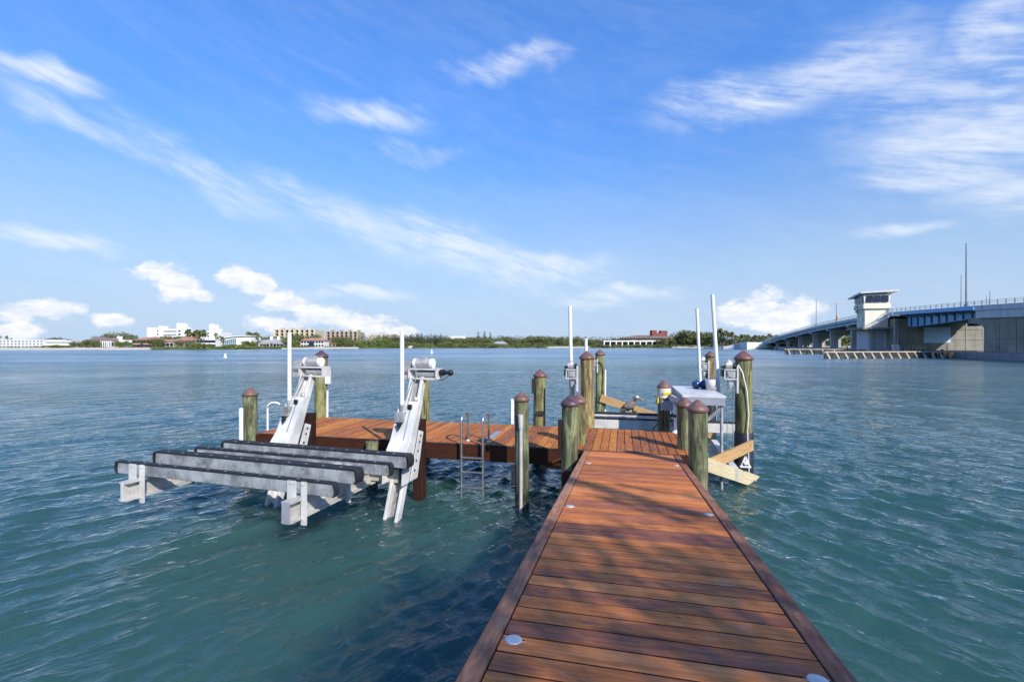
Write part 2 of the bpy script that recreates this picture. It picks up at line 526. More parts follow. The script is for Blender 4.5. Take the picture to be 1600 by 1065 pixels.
def part(name, mb, mat, parent, fr=W, label=None, center=False, kind=None):
    """mb given in frame fr; becomes a child of parent. center: put the object's origin at the mesh's middle"""
    mp = MATS[parent.name]
    inv = mp.inverted() @ fr.m
    off = Vector((0, 0, 0))
    if center:
        a = np.array([tuple(inv @ Vector(v)) for v in mb.v])
        off = Vector(((a.max(0) + a.min(0)) / 2).tolist())
        inv = Matrix.Translation(-off) @ inv
    me = mesh_of(name, mb, mat, inv)
    o = bpy.data.objects.new(name, me)
    COL.objects.link(o)
    o.parent = parent
    o.location = off
    MATS[o.name] = mp @ Matrix.Translation(off)
    if label: o['label'] = label
    if kind: o['kind'] = kind
    return o


def solo(name, mb, mat, label=None, cat=None, group=None, kind=None, fr=W, loc=None):
    """a thing that is one mesh"""
    if loc is None:
        a = np.array(mb.v); lo = a.min(0); hi = a.max(0)
        loc = ((lo[0] + hi[0]) / 2, (lo[1] + hi[1]) / 2, lo[2])
    mw = fr.m @ Matrix.Translation(loc)
    me = mesh_of(name, mb, mat, Matrix.Translation(Vector(loc)).inverted())
    o = bpy.data.objects.new(name, me)
    COL.objects.link(o)
    o.matrix_world = mw
    MATS[o.name] = mw.copy()
    return setp(o, label, cat, group, kind)


def link_child(name, mesh, parent, loc, rz=0.0, scale=None):
    o = bpy.data.objects.new(name, mesh)
    COL.objects.link(o)
    o.parent = parent
    o.location = loc
    o.rotation_euler = (0, 0, rz)
    if scale: o.scale = scale
    return o


def copy_thing(root, loc, rz=0.0, scale=(1, 1, 1), label=None, group=None):
    r = root.copy(); COL.objects.link(r)
    r.matrix_world = Matrix.Translation(loc) @ Matrix.Rotation(rz, 4, 'Z') @ Matrix.Diagonal((*scale, 1))
    if label: r['label'] = label
    if group: r['group'] = group
    for ch in root.children:
        c = ch.copy(); COL.objects.link(c); c.parent = r
        for g in ch.children:
            d = g.copy(); COL.objects.link(d); d.parent = c
    return r


# ================================================================= SETTING
# ---------------------------------------------------------------- water
def build_water():
    rs = [0.6]
    while rs[-1] < 2600:
        r = rs[-1]
        rs.append(r + 0.0066 * r + 0.004)
    rs = np.array(rs)
    fine = np.radians(np.arange(-56, 56.01, 0.165))
    rest = np.radians(np.arange(58, 303, 2.5))
    th = np.concatenate([fine, rest])
    R, T = np.meshgrid(rs, th, indexing='ij')
    Xw = R * np.sin(T); Yw = R * np.cos(T)
    cell = 0.0066 * R + 0.006
    Zw = np.zeros_like(Xw)
    rng = np.random.default_rng(11)
    wind = math.radians(252)
    patch = 1.0 + 0.35 * np.sin(Xw * 0.11 + 1.3 * np.sin(Yw * 0.07)) * np.sin(Yw * 0.09 + 0.7 * np.sin(Xw * 0.05))
    n = 96
    dX = np.zeros_like(Xw); dY = np.zeros_like(Xw)
    for i in range(n):
        lam = 0.17 * (2.2 / 0.17) ** (i / (n - 1)) * rng.uniform(0.92, 1.08)
        train = i % 7
        if train in (0, 2, 4):
            d = math.radians(58) + rng.normal(0, 0.20); wgt = np.clip(0.45 + Xw / 7, 0.10, 1.0)
        elif train in (1, 3, 5):
            d = math.radians(-46) + rng.normal(0, 0.20); wgt = np.clip(0.45 - Xw / 7, 0.10, 1.0)
        else:
            d = rng.normal(0, 0.7); wgt = 0.8
        k = 2 * math.pi / lam
        slope = 0.085 * (1.0 if lam < 0.38 else (0.38 / lam) ** 1.35)
        amp = slope / k * 1.12 * wgt
        fade = np.clip((lam / cell - 2.6) / 2.5, 0, 1)
        ph = k * (Xw * math.sin(d) + Yw * math.cos(d)) + rng.uniform(0, 6.283)
        env = 1 + 0.5 * np.sin(0.13 * k * (Xw * math.cos(d) - Yw * math.sin(d)) + rng.uniform(0, 6.28))
        Zw += amp * fade * env * np.cos(ph) * patch
        dX -= 1.1 * amp * fade * env * math.sin(d) * np.sin(ph) * patch
        dY -= 1.1 * amp * fade * env * math.cos(d) * np.sin(ph) * patch
    Xo, Yo = Xw + dX, Yw + dY
    nr, nt = R.shape
    co = np.stack([Xo, Yo, Zw], -1).reshape(-1, 3).astype(np.float32)
    i = np.arange(nr - 1)[:, None] * nt; j = np.arange(nt)[None, :]
    j2 = (j + 1) % nt
    quads = np.stack([i + j, i + j2, i + nt + j2, i + nt + j], -1).reshape(-1, 4)
    # closing disc in the middle
    co = np.vstack([co, [[0, 0, 0]]]).astype(np.float32)
    c = len(co) - 1
    me = bpy.data.meshes.new('water')
    tris = np.array([[(k + 1) % nt, k, c] for k in range(nt)])
    loops = np.concatenate([quads.reshape(-1), tris.reshape(-1)]).astype(np.int32)
    nq, ntr = len(quads), len(tris)
    me.vertices.add(len(co)); me.vertices.foreach_set('co', co.reshape(-1))
    me.loops.add(len(loops)); me.loops.foreach_set('vertex_index', loops)
    me.polygons.add(nq + ntr)
    start = np.concatenate([np.arange(nq) * 4, nq * 4 + np.arange(ntr) * 3]).astype(np.int32)
    me.polygons.foreach_set('loop_start', start)
    me.polygons.foreach_set('use_smooth', np.ones(nq + ntr, dtype=bool))
    me.update(); me.validate()
    m = bpy.data.materials.new('bay_water'); m.use_nodes = True
    t = NT(m.node_tree); t.n.clear()
    geo = t.node('ShaderNodeNewGeometry')
    P = geo.outputs['Position']
    pv = t.scalev(P, (1, 1, 0.3))
    rv = t.node('ShaderNodeVectorRotate', {'Vector': pv, 'Angle': 0.30}, rotation_type='Z_AXIS').outputs[0]
    rip = t.noise(t.scalev(rv, (0.85, 1.0, 1)), 11.0, 6, 0.62, 0.2)
    mid = t.noise(t.scalev(rv, (0.75, 1.0, 1)), 2.6, 4, 0.60, 0.3)
    hgt = t.math('ADD', t.math('MULTIPLY', rip, 0.018), t.math('MULTIPLY', mid, 0.075))
    sx, sy, sz_ = t.node('ShaderNodeSeparateXYZ', {0: P}).outputs
    def train(nx, ny, sc, seed_):
        a_ = t.math('ADD', t.math('MULTIPLY', sx, nx), t.math('MULTIPLY', sy, ny))
        b_ = t.math('ADD', t.math('MULTIPLY', sx, -ny), t.math('MULTIPLY', sy, nx))
        cv = t.node('ShaderNodeCombineXYZ', {0: t.math('MULTIPLY', a_, 3.0 * sc), 1: t.math('MULTIPLY', b_, 0.85 * sc), 2: seed_})
        nn_ = t.noise(cv.outputs[0], 1.0, 3, 0.55, 0.6)
        rd = t.math('SUBTRACT', 1.0, t.math('ABSOLUTE', t.math('SUBTRACT', t.math('MULTIPLY', nn_, 2.0), 1.0)))
        return t.math('POWER', rd, 2.0)
    wA = t.ramp(sx, -6, 6, 0.25, 1.0); wB = t.ramp(sx, -6, 6, 1.0, 0.25)
    rg = t.math('ADD', t.math('MULTIPLY', train(.86, .52, 0.95, 0.0), wA), t.math('MULTIPLY', train(-.72, .69, 0.95, 7.0), wB))
    rg2 = t.math('ADD', t.math('MULTIPLY', train(.75, .66, 2.1, 3.0), wA), t.math('MULTIPLY', train(-.62, .78, 2.1, 9.0), wB))
    hgt = t.math('ADD', hgt, t.math('ADD', t.math('MULTIPLY', rg, 0.050), t.math('MULTIPLY', rg2, 0.020)))
    gust = t.noise(t.scalev(P, (0.018, 0.05, 0)), 1.0, 4, 0.6, 0.6)
    bstr = t.ramp(gust, 0.35, 0.65, 0.45, 0.92)
    bmp = t.node('ShaderNodeBump', {'Height': hgt, 'Strength': bstr, 'Distance': 1.0})
    N = bmp.outputs[0]
    fr = t.node('ShaderNodeFresnel', {'IOR': 1.333, 'Normal': N})
    deep = t.noise(t.scalev(P, (0.02, 0.02, 0)), 1.0, 3, 0.5)
    body = t.mix(t.ramp(deep, 0.35, 0.65), (0.030, 0.084, 0.077), (0.036, 0.100, 0.086))
    df = t.node('ShaderNodeSubsurfaceScattering', {'Color': body, 'Scale': 1.0, 'Radius': (0.5, 1.1, 1.1), 'Normal': N}, falloff='BURLEY')
    tr = t.node('ShaderNodeBsdfTransparent', {'Color': (0.62, 0.90, 0.80)})
    under = t.node('ShaderNodeMixShader', {0: 0.14, 1: df.outputs[0], 2: tr.outputs[0]})
    dist = t.vmath('LENGTH', P, out=1)
    gl = t.node('ShaderNodeBsdfGlossy', {'Color': (1, 1, 1), 'Roughness': t.ramp(dist, 10, 120, 0.05, 0.24), 'Normal': N})
    fac = t.math('MINIMUM', t.math('MULTIPLY', fr.outputs[0], 1.12), 0.85)
    mx = t.node('ShaderNodeMixShader', {0: fac, 1: under.outputs[0], 2: gl.outputs[0]})
    t.node('ShaderNodeOutputMaterial', {0: mx.outputs[0]})
    me.materials.append(m)
    o = bpy.data.objects.new('water', me); COL.objects.link(o)
    setp(o, 'rippled blue green bay water', kind='structure')


build_water()

# seabed under the bay
mb = MB()
mb.add([(-2600, -2600, -2.6), (2600, -2600, -2.6), (2600, 2600, -2.6), (-2600, 2600, -2.6)], [(0, 1, 2, 3)])
m_bed = plain('seabed_sand', (0.05, 0.13, 0.10), 0.9, var=0.5, scale=0.5, bmp=0, seed=False)
solo('seabed', mb, m_bed, kind='structure', loc=(0, 0, -2.6))

# ---------------------------------------------------------------- far land
SH = [(-2600, 547.5), (-900, 547), (0, 546.5), (200, 546.3), (300, 546.0), (400, 545.5), (560, 544.3), (650, 543.8), (900, 543.3), (1050, 543.6),
      (1110, 544.2), (1150, 545.3), (1215, 546.0), (1400, 545.5), (1700, 546.0), (2600, 547)]


def shore_d(px):
    for (a, ya), (b, yb) in zip(SH, SH[1:]):
        if px <= b:
            y = ya + (yb - ya) * (px - a) / (b - a)
            return 2089.0 / (y - HOR)
    return 220.0


def shore(px, extra=0.0):
    d = shore_d(px) + extra
    return ((px - 800) / F * d, d)


def land_sheet(name, px0, px1, rows, mat, step=10, jitter=1.5, kind='structure'):
    mb = MB(); vs = []
    pxs = list(np.arange(px0, px1 + 0.1, step)); n = len(pxs)
    r2 = random.Random(3)
    for e, z in rows:
        for p in pxs:
            j = r2.uniform(-jitter, jitter) if e < 400 else 0
            x, y = shore(p, e + j)
            vs.append((x, y, z + (r2.uniform(-.05, .05) if z > 0 else 0)))
    fs = [(i * n + k, i * n + k + 1, (i + 1) * n + k + 1, (i + 1) * n + k) for i in range(len(rows) - 1) for k in range(n - 1)]
    mb.add(vs, fs, True)
    return solo(name, mb, mat, kind=kind, loc=(0, 250, 0))


m_land, t, b = new_mat('scrub_and_grass')
P_ = t.node('ShaderNodeTexCoord').outputs['Object']
n1 = t.noise(P_, 0.15, 6, 0.65)
t.put(b.inputs['Base Color'], t.mix(t.ramp(n1, 0.35, 0.65), (0.07, 0.10, 0.03), (0.17, 0.17, 0.07)))
b.inputs['Roughness'].default_value = 0.95
m_sand = plain('pale_beach_sand', (0.52, 0.47, 0.38), 0.95, var=0.12, scale=0.3, bmp=0.0, seed=False)
land_sheet('land', -2600, 2600, [(-1.0, -0.6), (1.5, 0.12), (6, 0.55), (14, 1.1), (40, 1.5), (120, 1.8), (500, 2.0), (2300, 2.0)], m_land, 12)
land_sheet('beach', -300, 236, [(-2.5, -0.5), (0.0, 0.12), (3.0, 0.6), (6.5, .85), (9, 1.0)], m_sand, 8, 0.8)
land_sheet('beach', 440, 560, [(-2.0, -0.5), (-.5, 0.14), (1.5, 0.5), (4, .8)], m_sand, 8, 0.8)
land_sheet('beach', 855, 925, [(-2.5, -0.5), (-.6, 0.15), (2.0, 0.75), (5, 0.95)], m_sand, 6, 0.5)
land_sheet('beach', 1050, 1132, [(-2.5, -0.5), (-.6, 0.15), (2.5, 0.85), (6, 1.3)], m_sand, 6, 0.8)
land_sheet('beach', 1216, 1420, [(-2.5, -0.5), (-.6, 0.15), (4, 1.4), (10, 2.0)], m_sand, 8, 0.8)

# near bank behind the camera (the seawall the walkway leaves from)
mb = MB()
mb.box((0, -40 - 3.0, 0.2), (160, 80, 2.8))
mbank = plain('near_bank_lawn', (0.10, 0.14, 0.05), 0.95, var=0.3, scale=1.0, bmp=0.2, seed=False)
solo('ground', mb, mbank, kind='structure', fr=DK)

# ================================================================= VEGETATION
def leaf_mat(name, c1, c2):
    m, t, b = new_mat(name)
    v, r, ov = objvec(t)
    n = t.noise(v, 0.9, 4, 0.6)
    c = t.mix(t.ramp(n, 0.35, 0.65), c1, c2)
    c = t.mix(t.math('MULTIPLY', r, 0.55), c, (0.10, 0.095, 0.03))
    t.put(b.inputs['Base Color'], c)
    b.inputs['Roughness'].default_value = 0.75
    b.inputs['Specular IOR Level'].default_value = 0.25
    return m


M['leaf'] = leaf_mat('broad_leaf', (0.080, 0.110, 0.040), (0.175, 0.195, 0.075))
M['leaf_light'] = leaf_mat('mangrove_leaf', (0.09, 0.14, 0.032), (0.19, 0.23, 0.07))
M['leaf_dark'] = leaf_mat('casuarina_needles', (0.040, 0.060, 0.038), (0.075, 0.095, 0.052))
M['leaf_dry'] = leaf_mat('olive_palm_leaf', (0.08, 0.085, 0.03), (0.16, 0.15, 0.06))
M['bark'] = plain('grey_brown_bark', (0.20, 0.16, 0.12), 0.9, var=0.3, scale=1.5, bmp=0.3)


def leaf_cloud(mb, lumps, count, size, r2, shell=0.55):
    ws = [a * b_ * c_ for _, (a, b_, c_) in lumps]
    for _ in range(count):
        (cx, cy, cz), (rx, ry, rz) = r2.choices(lumps, ws)[0]
        while True:
            d = Vector((r2.gauss(0, 1), r2.gauss(0, 1), r2.gauss(0, 1)))
            if d.length > 1e-3: break
        d.normalize()
        k = shell + (1 - shell) * r2.random() ** 0.6
        p = Vector((cx + d.x * rx * k, cy + d.y * ry * k, cz + d.z * rz * k))
        nrm = (d + Vector((r2.uniform(-.8, .8), r2.uniform(-.8, .8), r2.uniform(-.5, .9)))).normalized()
        u = nrm.orthogonal().normalized()
        u.rotate(Matrix.Rotation(r2.uniform(0, 6.28), 3, nrm))
        w = nrm.cross(u)
        s = size * r2.uniform(0.55, 1.3)
        mb.add([p + u * s, p + w * s * .6 + nrm * s * .2, p - u * s, p - w * s * .6 - nrm * s * .1], [(0, 1, 2, 3)])


def tree_root(name, kind, seed, h, w, mat):
    """prototype in unit-free metres, returns (crown mesh, trunk mesh)"""
    r2 = random.Random(seed)
    crown = MB(); trunk = MB()
    if kind == 'broad':
        lumps = []
        for i in range(7):
            a = r2.uniform(0, 6.28); q = r2.uniform(0.1, 0.33) * w
            lumps.append(((q * math.cos(a), q * math.sin(a), h * r2.uniform(0.42, 0.80)), (w * r2.uniform(.16, .28), w * r2.uniform(.16, .28), h * r2.uniform(.12, .2))))
        lumps.append(((0, 0, h * .55), (w * .36, w * .36, h * .26)))
        lumps.append(((0, 0, h * .28), (w * .42, w * .42, h * .18)))
        leaf_cloud(crown, lumps, 620, 0.36, r2)
        trunk.tube([(0, 0, -1), (0.1, 0, h * .3), (0.2, .1, h * .6)], [.28, .2, .1], 6)
        for i in range(4):
            a = i * 1.57 + r2.uniform(0, 1)
            trunk.tube([(.05, 0, h * .25), (w * .25 * math.cos(a), w * .25 * math.sin(a), h * .62)], [.12, .05], 5)
    elif kind == 'palm':
        bend = r2.uniform(-.6, .6)
        trunk.tube([(0, 0, -1), (bend * .3, 0, h * .4), (bend, 0, h * .86)], [.2, .16, .15], 7)
        top = Vector((bend, 0, h * .86))
        for i in range(34):
            a = r2.uniform(0, 6.28); e = r2.uniform(-0.7, 1.3)
            L = w * .5 * r2.uniform(.8, 1.1)
            d = Vector((math.cos(a) * math.cos(e), math.sin(a) * math.cos(e), math.sin(e)))
            sd_ = Vector((-math.sin(a), math.cos(a), 0))
            p1 = top + d * L * .5; p2 = top + d * L * .95 + Vector((0, 0, -L * .32))
            wd = L * .20
            crown.add([top, p1 + sd_ * wd, p2, p1 - sd_ * wd, p1 + Vector((0, 0, wd * .5))], [(0, 1, 4), (1, 2, 4), (2, 3, 4), (3, 0, 4)])
    elif kind == 'pine':
        lumps = []
        for i in range(12):
            z = h * (0.2 + .75 * i / 11)
            q = w * .30 * (1.05 - .75 * i / 11)
            lumps.append(((r2.uniform(-.3, .3) * q, r2.uniform(-.3, .3) * q, z), (q, q, h * .07)))
        leaf_cloud(crown, lumps, 560, 0.34, r2, .3)
        trunk.tube([(0, 0, -1), (0, 0, h * .9)], [.22, .05], 6)
    elif kind == 'bush':
        lumps = [((r2.uniform(-.3, .3) * w, r2.uniform(-.3, .3) * w, h * r2.uniform(.25, .65)), (w * .26, w * .26, h * .32)) for _ in range(6)]
        leaf_cloud(crown, lumps, 380, 0.30, r2)
        trunk.tube([(0, 0, -.5), (0, 0, h * .4)], [.1, .04], 5)
    I = Matrix.Identity(4)
    return mesh_of(name + '_crown', crown, mat, I), mesh_of(name + '_trunk', trunk, M['bark'], I)


PROTO = {
    'broad': [tree_root('tree', 'broad', s, 8, 9, M['leaf']) for s in (1, 2, 3, 4)],
    'light': [tree_root('tree', 'broad', s, 6, 8, M['leaf_light']) for s in (11, 12, 13)],
    'palm': [tree_root('palm', 'palm', s, 9, 5.4, M['leaf_dry'] if s % 2 else M['leaf']) for s in (21, 22, 23, 24)],
    'pine': [tree_root('pine', 'pine', s, 10, 9, M['leaf_dark']) for s in (31, 32, 33)],
    'bush': [tree_root('bush', 'bush', s, 2.6, 5, M['leaf_light']) for s in (41, 42, 43)],
    'bushd': [tree_root('bush', 'bush', s, 3.2, 5, M['leaf']) for s in (44, 45, 46)],
}
PH = {'broad': 8, 'light': 6, 'palm': 9, 'pine': 10, 'bush': 2.6, 'bushd': 3.2}
NAMES = {'broad': ('broadleaf_tree', 'tree'), 'light': ('mangrove_tree', 'tree'), 'palm': ('palm_tree', 'palm tree'), 'pine': ('pine_tree', 'tree'),
         'bush': ('bush', 'bush'), 'bushd': ('bush', 'bush')}


def veg(kind, px, ytop, extra, label, group, wide=1.0):
    d = shore_d(px) + extra
    x = (px - 800) / F * d
    z0 = 1.0 if extra > 6 else 0.3
    h = H + (HOR - ytop) * d / F - z0
    h = max(h, 0.8)
    s = h / PH[kind] * (1.0 if kind == 'palm' else (1.10 if px < 565 else 1.30))
    cm, tm = rnd.choice(PROTO[kind])
    nm, cat = NAMES[kind]
    o = bpy.data.objects.new(nm, None); COL.objects.link(o); o.empty_display_size = .3
    o.location = (x, d, z0); o.rotation_euler = (0, 0, rnd.uniform(0, 6.28))
    sw = s * wide * rnd.uniform(.9, 1.15)
    o.scale = (sw, sw, s)
    setp(o, label, cat, group)
    link_child('crown', cm, o, (0, 0, 0))
    if kind not in ('bush', 'bushd'):
        link_child('trunk', tm, o, (0, 0, 0))
    return o


# zones: (kind, px0, px1, count, top row lo, hi, extra lo, hi, wide, label, group)
ZONES = [
    ('palm', 8, 20, 2, 524, 529, 24, 30, .6, 'slim palm rising behind the long white three-storey building at the left edge', 'palms behind the long white building'),
    ('broad', 70, 104, 7, 526, 531, 36, 44, 1.0, 'dark green tree showing above the roof of the long white waterfront building', 'trees behind the long white building'),
    ('bush', 66, 112, 8, 538, 541, 7, 9, 1.3, 'low green hedge shrub on the sand before the long white building', 'hedge shrubs before the long white building'),
    ('broad', 108, 160, 9, 529, 534, 11, 15, .9, 'bushy green tree in front of the brown hip-roofed house on the left shore', 'trees before the brown hip-roofed house'),
    ('broad', 158, 210, 8, 517, 524, 34, 42, 1.0, 'tall tree behind the white arcaded house on the left shore', 'trees behind the white arcaded house'),
    ('light', 178, 205, 5, 532, 536, 10, 13, .8, 'light green garden tree in front of the tall-chimneyed white villa', 'garden trees of the white villa'),
    ('palm', 210, 232, 4, 530, 533, 11, 14, .8, 'small palm before the orange-walled villa with the terracotta roof', 'small palms before the orange villa'),
    ('broad', 238, 254, 4, 527, 532, 11, 15, .9, 'olive green tree between the orange villa and the cream house', 'trees between the orange villa and the cream house'),
    ('broad', 246, 300, 8, 522, 526, 46, 54, 1.0, 'tree standing just below the white hotel, behind the red-roofed house', 'trees below the white hotel'),
    ('palm', 292, 322, 10, 515, 522, 14, 34, .9, 'tall shaggy palm right of the red-roofed house, in front of the white hotel', 'palms before the white hotel'),
    ('broad', 272, 300, 5, 530, 534, 9, 12, .9, 'round dark green tree on the waterline below the red hip roof', 'round trees below the red hip roof'),
    ('light', 300, 330, 7, 534, 538, 3, 8, 1.1, 'bright mangrove on the waterline below the flat-roofed white house', 'mangroves below the flat-roofed white house'),
    ('palm', 334, 348, 4, 520, 527, 14, 28, .8, 'palm between the flat-roofed white house and the curved-roof glass building', 'palms left of the curved-roof building'),
    ('bush', 340, 400, 12, 537, 541, 4, 9, 1.3, 'low bush along the bank below the white curved-roof glass building', 'bushes below the curved-roof glass building'),
    ('palm', 384, 408, 9, 518, 526, 13, 30, .9, 'palm between the curved-roof glass building and the grey-roofed house', 'palms between the glass building and the grey-roofed house'),
    ('light', 379, 402, 5, 531, 535, 8, 12, 1.0, 'rounded green tree right beside the curved-roof glass building', 'green trees beside the glass building'),
    ('broad', 408, 446, 7, 522, 527, 34, 42, .9, 'tree behind the grey-roofed gabled house', 'trees behind the grey-roofed house'),
    ('light', 440, 464, 6, 527, 533, 10, 16, .9, 'yellow green tree right of the grey-roofed house', 'trees right of the grey-roofed house'),
    ('broad', 452, 500, 8, 520, 526, 34, 42, .9, 'tree below the beige balcony block, behind the white red-roofed villa', 'trees behind the red-roofed villa'),
    ('bush', 400, 480, 14, 539, 542, 3, 8, 1.3, 'small shoreline bush below the grey-roofed house', 'bushes on the bank below the grey-roofed house'),
    ('broad', 522, 546, 7, 524, 531, 12, 22, 1.0, 'deep green tree right of the white red-roofed villa', 'trees right of the red-roofed villa'),
    ('light', 540, 612, 15, 529, 535, 6, 18, 1.0, 'olive green tree on the bank between the brown balcony block and the second white pole', 'trees on the bank left of the pine wood'),
    ('pine', 590, 690, 26, 525, 528, 24, 50, 1.0, 'dark pine in the long dark grove behind the second white pole', 'dark pines of the long grove'),
    ('light', 612, 700, 18, 534, 539, 3, 14, 1.2, 'bright shoreline mangrove in front of the dark pine grove', 'mangroves before the dark pine grove'),
    ('broad', 690, 770, 16, 527, 531, 16, 40, 1.1, 'green tree on the far shore left of the small grey-roofed shore house', 'trees left of the small grey-roofed shore house'),
    ('pine', 744, 768, 3, 521, 524, 30, 40, .8, 'tall flat-topped tree standing out above the tree line left of the small shore house', 'tall trees above the small shore house'),
    ('light', 700, 850, 26, 536, 539, 2, 9, 1.3, 'low mangrove on the waterline beside the small grey-roofed shore house', 'mangroves beside the small shore house'),
    ('broad', 778, 905, 24, 526, 531, 16, 46, 1.1, 'green tree of the wooded shore between the small shore house and the leaning white pole', 'trees right of the small shore house'),
    ('broad', 905, 985, 16, 529, 533, 22, 50, 1.0, 'tree left of the big brown roof with the brick blocks', 'trees left of the big brown roof'),
    ('light', 925, 1040, 22, 537, 540, 2, 8, 1.2, 'low mangrove in front of the long white colonnade', 'mangroves before the white colonnade'),
    ('broad', 1028, 1068, 9, 529, 534, 6, 14, 1.1, 'dense dark green mangrove right of the white colonnade', 'dense mangroves right of the colonnade'),
    ('broad', 1062, 1118, 14, 519, 527, 14, 34, 1.1, 'large green tree on the shore seen between the two tall white poles at the right', 'large trees beside the right-hand white poles'),
    ('palm', 1120, 1145, 8, 513, 521, 12, 24, .8, 'tall cabbage palm left of the white seawall', 'cabbage palms left of the white seawall'),
    ('palm', 1146, 1216, 14, 520, 527, 12, 30, .95, 'cabbage palm above the white seawall left of the bridge', 'cabbage palms above the white seawall'),
    ('broad', 1118, 1216, 12, 527, 532, 12, 22, 1.0, 'rounded green tree growing behind the white seawall', 'trees behind the white seawall'),
    ('light', 1205, 1235, 5, 528, 533, 12, 22, .9, 'yellow green tree at the foot of the bridge ramp', 'trees at the foot of the bridge ramp'),
    ('light', 1290, 1375, 20, 526, 532, 8, 24, 1.1, 'bright green tree seen through the bridge columns', 'trees seen through the bridge columns'),
]
ORD = ['first', 'second', 'third', 'fourth', 'fifth', 'sixth', 'seventh', 'eighth', 'ninth', 'tenth', 'eleventh', 'twelfth']
for (kind, p0, p1, n, ya, yb, e0, e1, wide, lab, grp) in ZONES:
    n = int(n * (1.1 if p0 < 540 else 1.3))
    for i in range(n):
        px = p0 + (i + rnd.uniform(.15, .85)) / n * (p1 - p0)
        words = len(lab.split())
        l2 = lab
        if 1 < n <= 12 and words <= 13:
            l2 = lab + ', ' + ORD[i] + ' from left'
        veg(kind, px, rnd.uniform(ya, yb), rnd.uniform(e0, e1), l2, grp, wide)

# the unbroken undergrowth along the far shore, nobody could count it
mb = MB(); r2 = random.Random(77)
for px in np.arange(-300, 1500, 2.4):
    if 1125 < px < 1212: continue
    if 0 <= px < 236 and r2.random() < .6: continue
    ex = r2.uniform(9, 14) if px < 236 or 440 < px < 560 else r2.uniform(1.5, 9)
    x, y = shore(px, ex)
    hh = r2.uniform(.8, 1.5) if px < 560 else r2.uniform(1.2, 2.4)
    leaf_cloud(mb, [((x, y, .4 + hh * .4), (1.7, 1.7, hh * .6))], 20, 0.42, r2)
solo('undergrowth', mb, M['leaf_light'], kind='stuff', loc=(0, 250, 0))
mb = MB()
for px in list(np.arange(-300, 0, 3)) + list(np.arange(560, 1120, 2.2)):
    x, y = shore(px, r2.uniform(40, 75))
    hh = r2.uniform(7.0, 9.6)
    leaf_cloud(mb, [((x, y, hh * .5), (2.6, 2.6, hh * .55))], 42, 0.6, r2)
for px in np.arange(-1200, -20, 6):
    x, y = shore(px, r2.uniform(20, 50))
    leaf_cloud(mb, [((x, y, 3), (6, 6, 3.5))], 40, 1.0, r2)
for px in np.arange(1395, 2600, 6):
    x, y = shore(px, r2.uniform(12, 50))
    leaf_cloud(mb, [((x, y, 3), (6, 6, 3.5))], 40, 1.0, r2)
for px in np.arange(1215, 1395, 3):
    x, y = shore(px, r2.uniform(50, 70))
    leaf_cloud(mb, [((x, y, 2.5), (4, 4, 3.3))], 40, .8, r2)
solo('wood', mb, M['leaf'], kind='stuff', loc=(0, 300, 0))

# ================================================================= FAR BUILDINGS
BM = {
    'white': plain('white_wall', (0.78, 0.77, 0.74), 0.8, var=0.04, scale=0.3, bmp=0),
    'cream': plain('cream_wall', (0.66, 0.58, 0.45), 0.8, var=0.06, scale=0.3, bmp=0),
    'beige': plain('beige_wall', (0.52, 0.45, 0.34), 0.8, var=0.08, scale=0.3, bmp=0),
    'tan': plain('tan_wall', (0.36, 0.30, 0.23), 0.8, var=0.08, scale=0.3, bmp=0),
    'orange': plain('orange_wall', (0.52, 0.30, 0.17), 0.8, var=0.08, scale=0.3, bmp=0),
    'terra': plain('terracotta_tiles', (0.36, 0.185, 0.125), 0.8, var=0.2, scale=1.0, bmp=0.1),
    'brownroof': plain('brown_shingle_roof', (0.20, 0.145, 0.12), 0.85, var=0.2, scale=1.0, bmp=0.1),
    'greyroof': plain('grey_shingle_roof', (0.33, 0.32, 0.33), 0.85, var=0.15, scale=1.0, bmp=0.1),
    'brick': plain('red_brick_block', (0.20, 0.06, 0.045), 0.85, var=0.2, scale=1.0, bmp=0.1),
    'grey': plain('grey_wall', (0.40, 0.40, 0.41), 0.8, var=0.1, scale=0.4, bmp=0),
}


def win_mesh(w, h, mat):
    key = ('win', round(w, 2), round(h, 2), mat.name)
    if key not in win_mesh.c:
        b_ = MB(); b_.box((0, 0, 0), (w, .16, h))
        win_mesh.c[key] = mesh_of('window', b_, mat, Matrix.Identity(4))
    return win_mesh.c[key]


win_mesh.c = {}


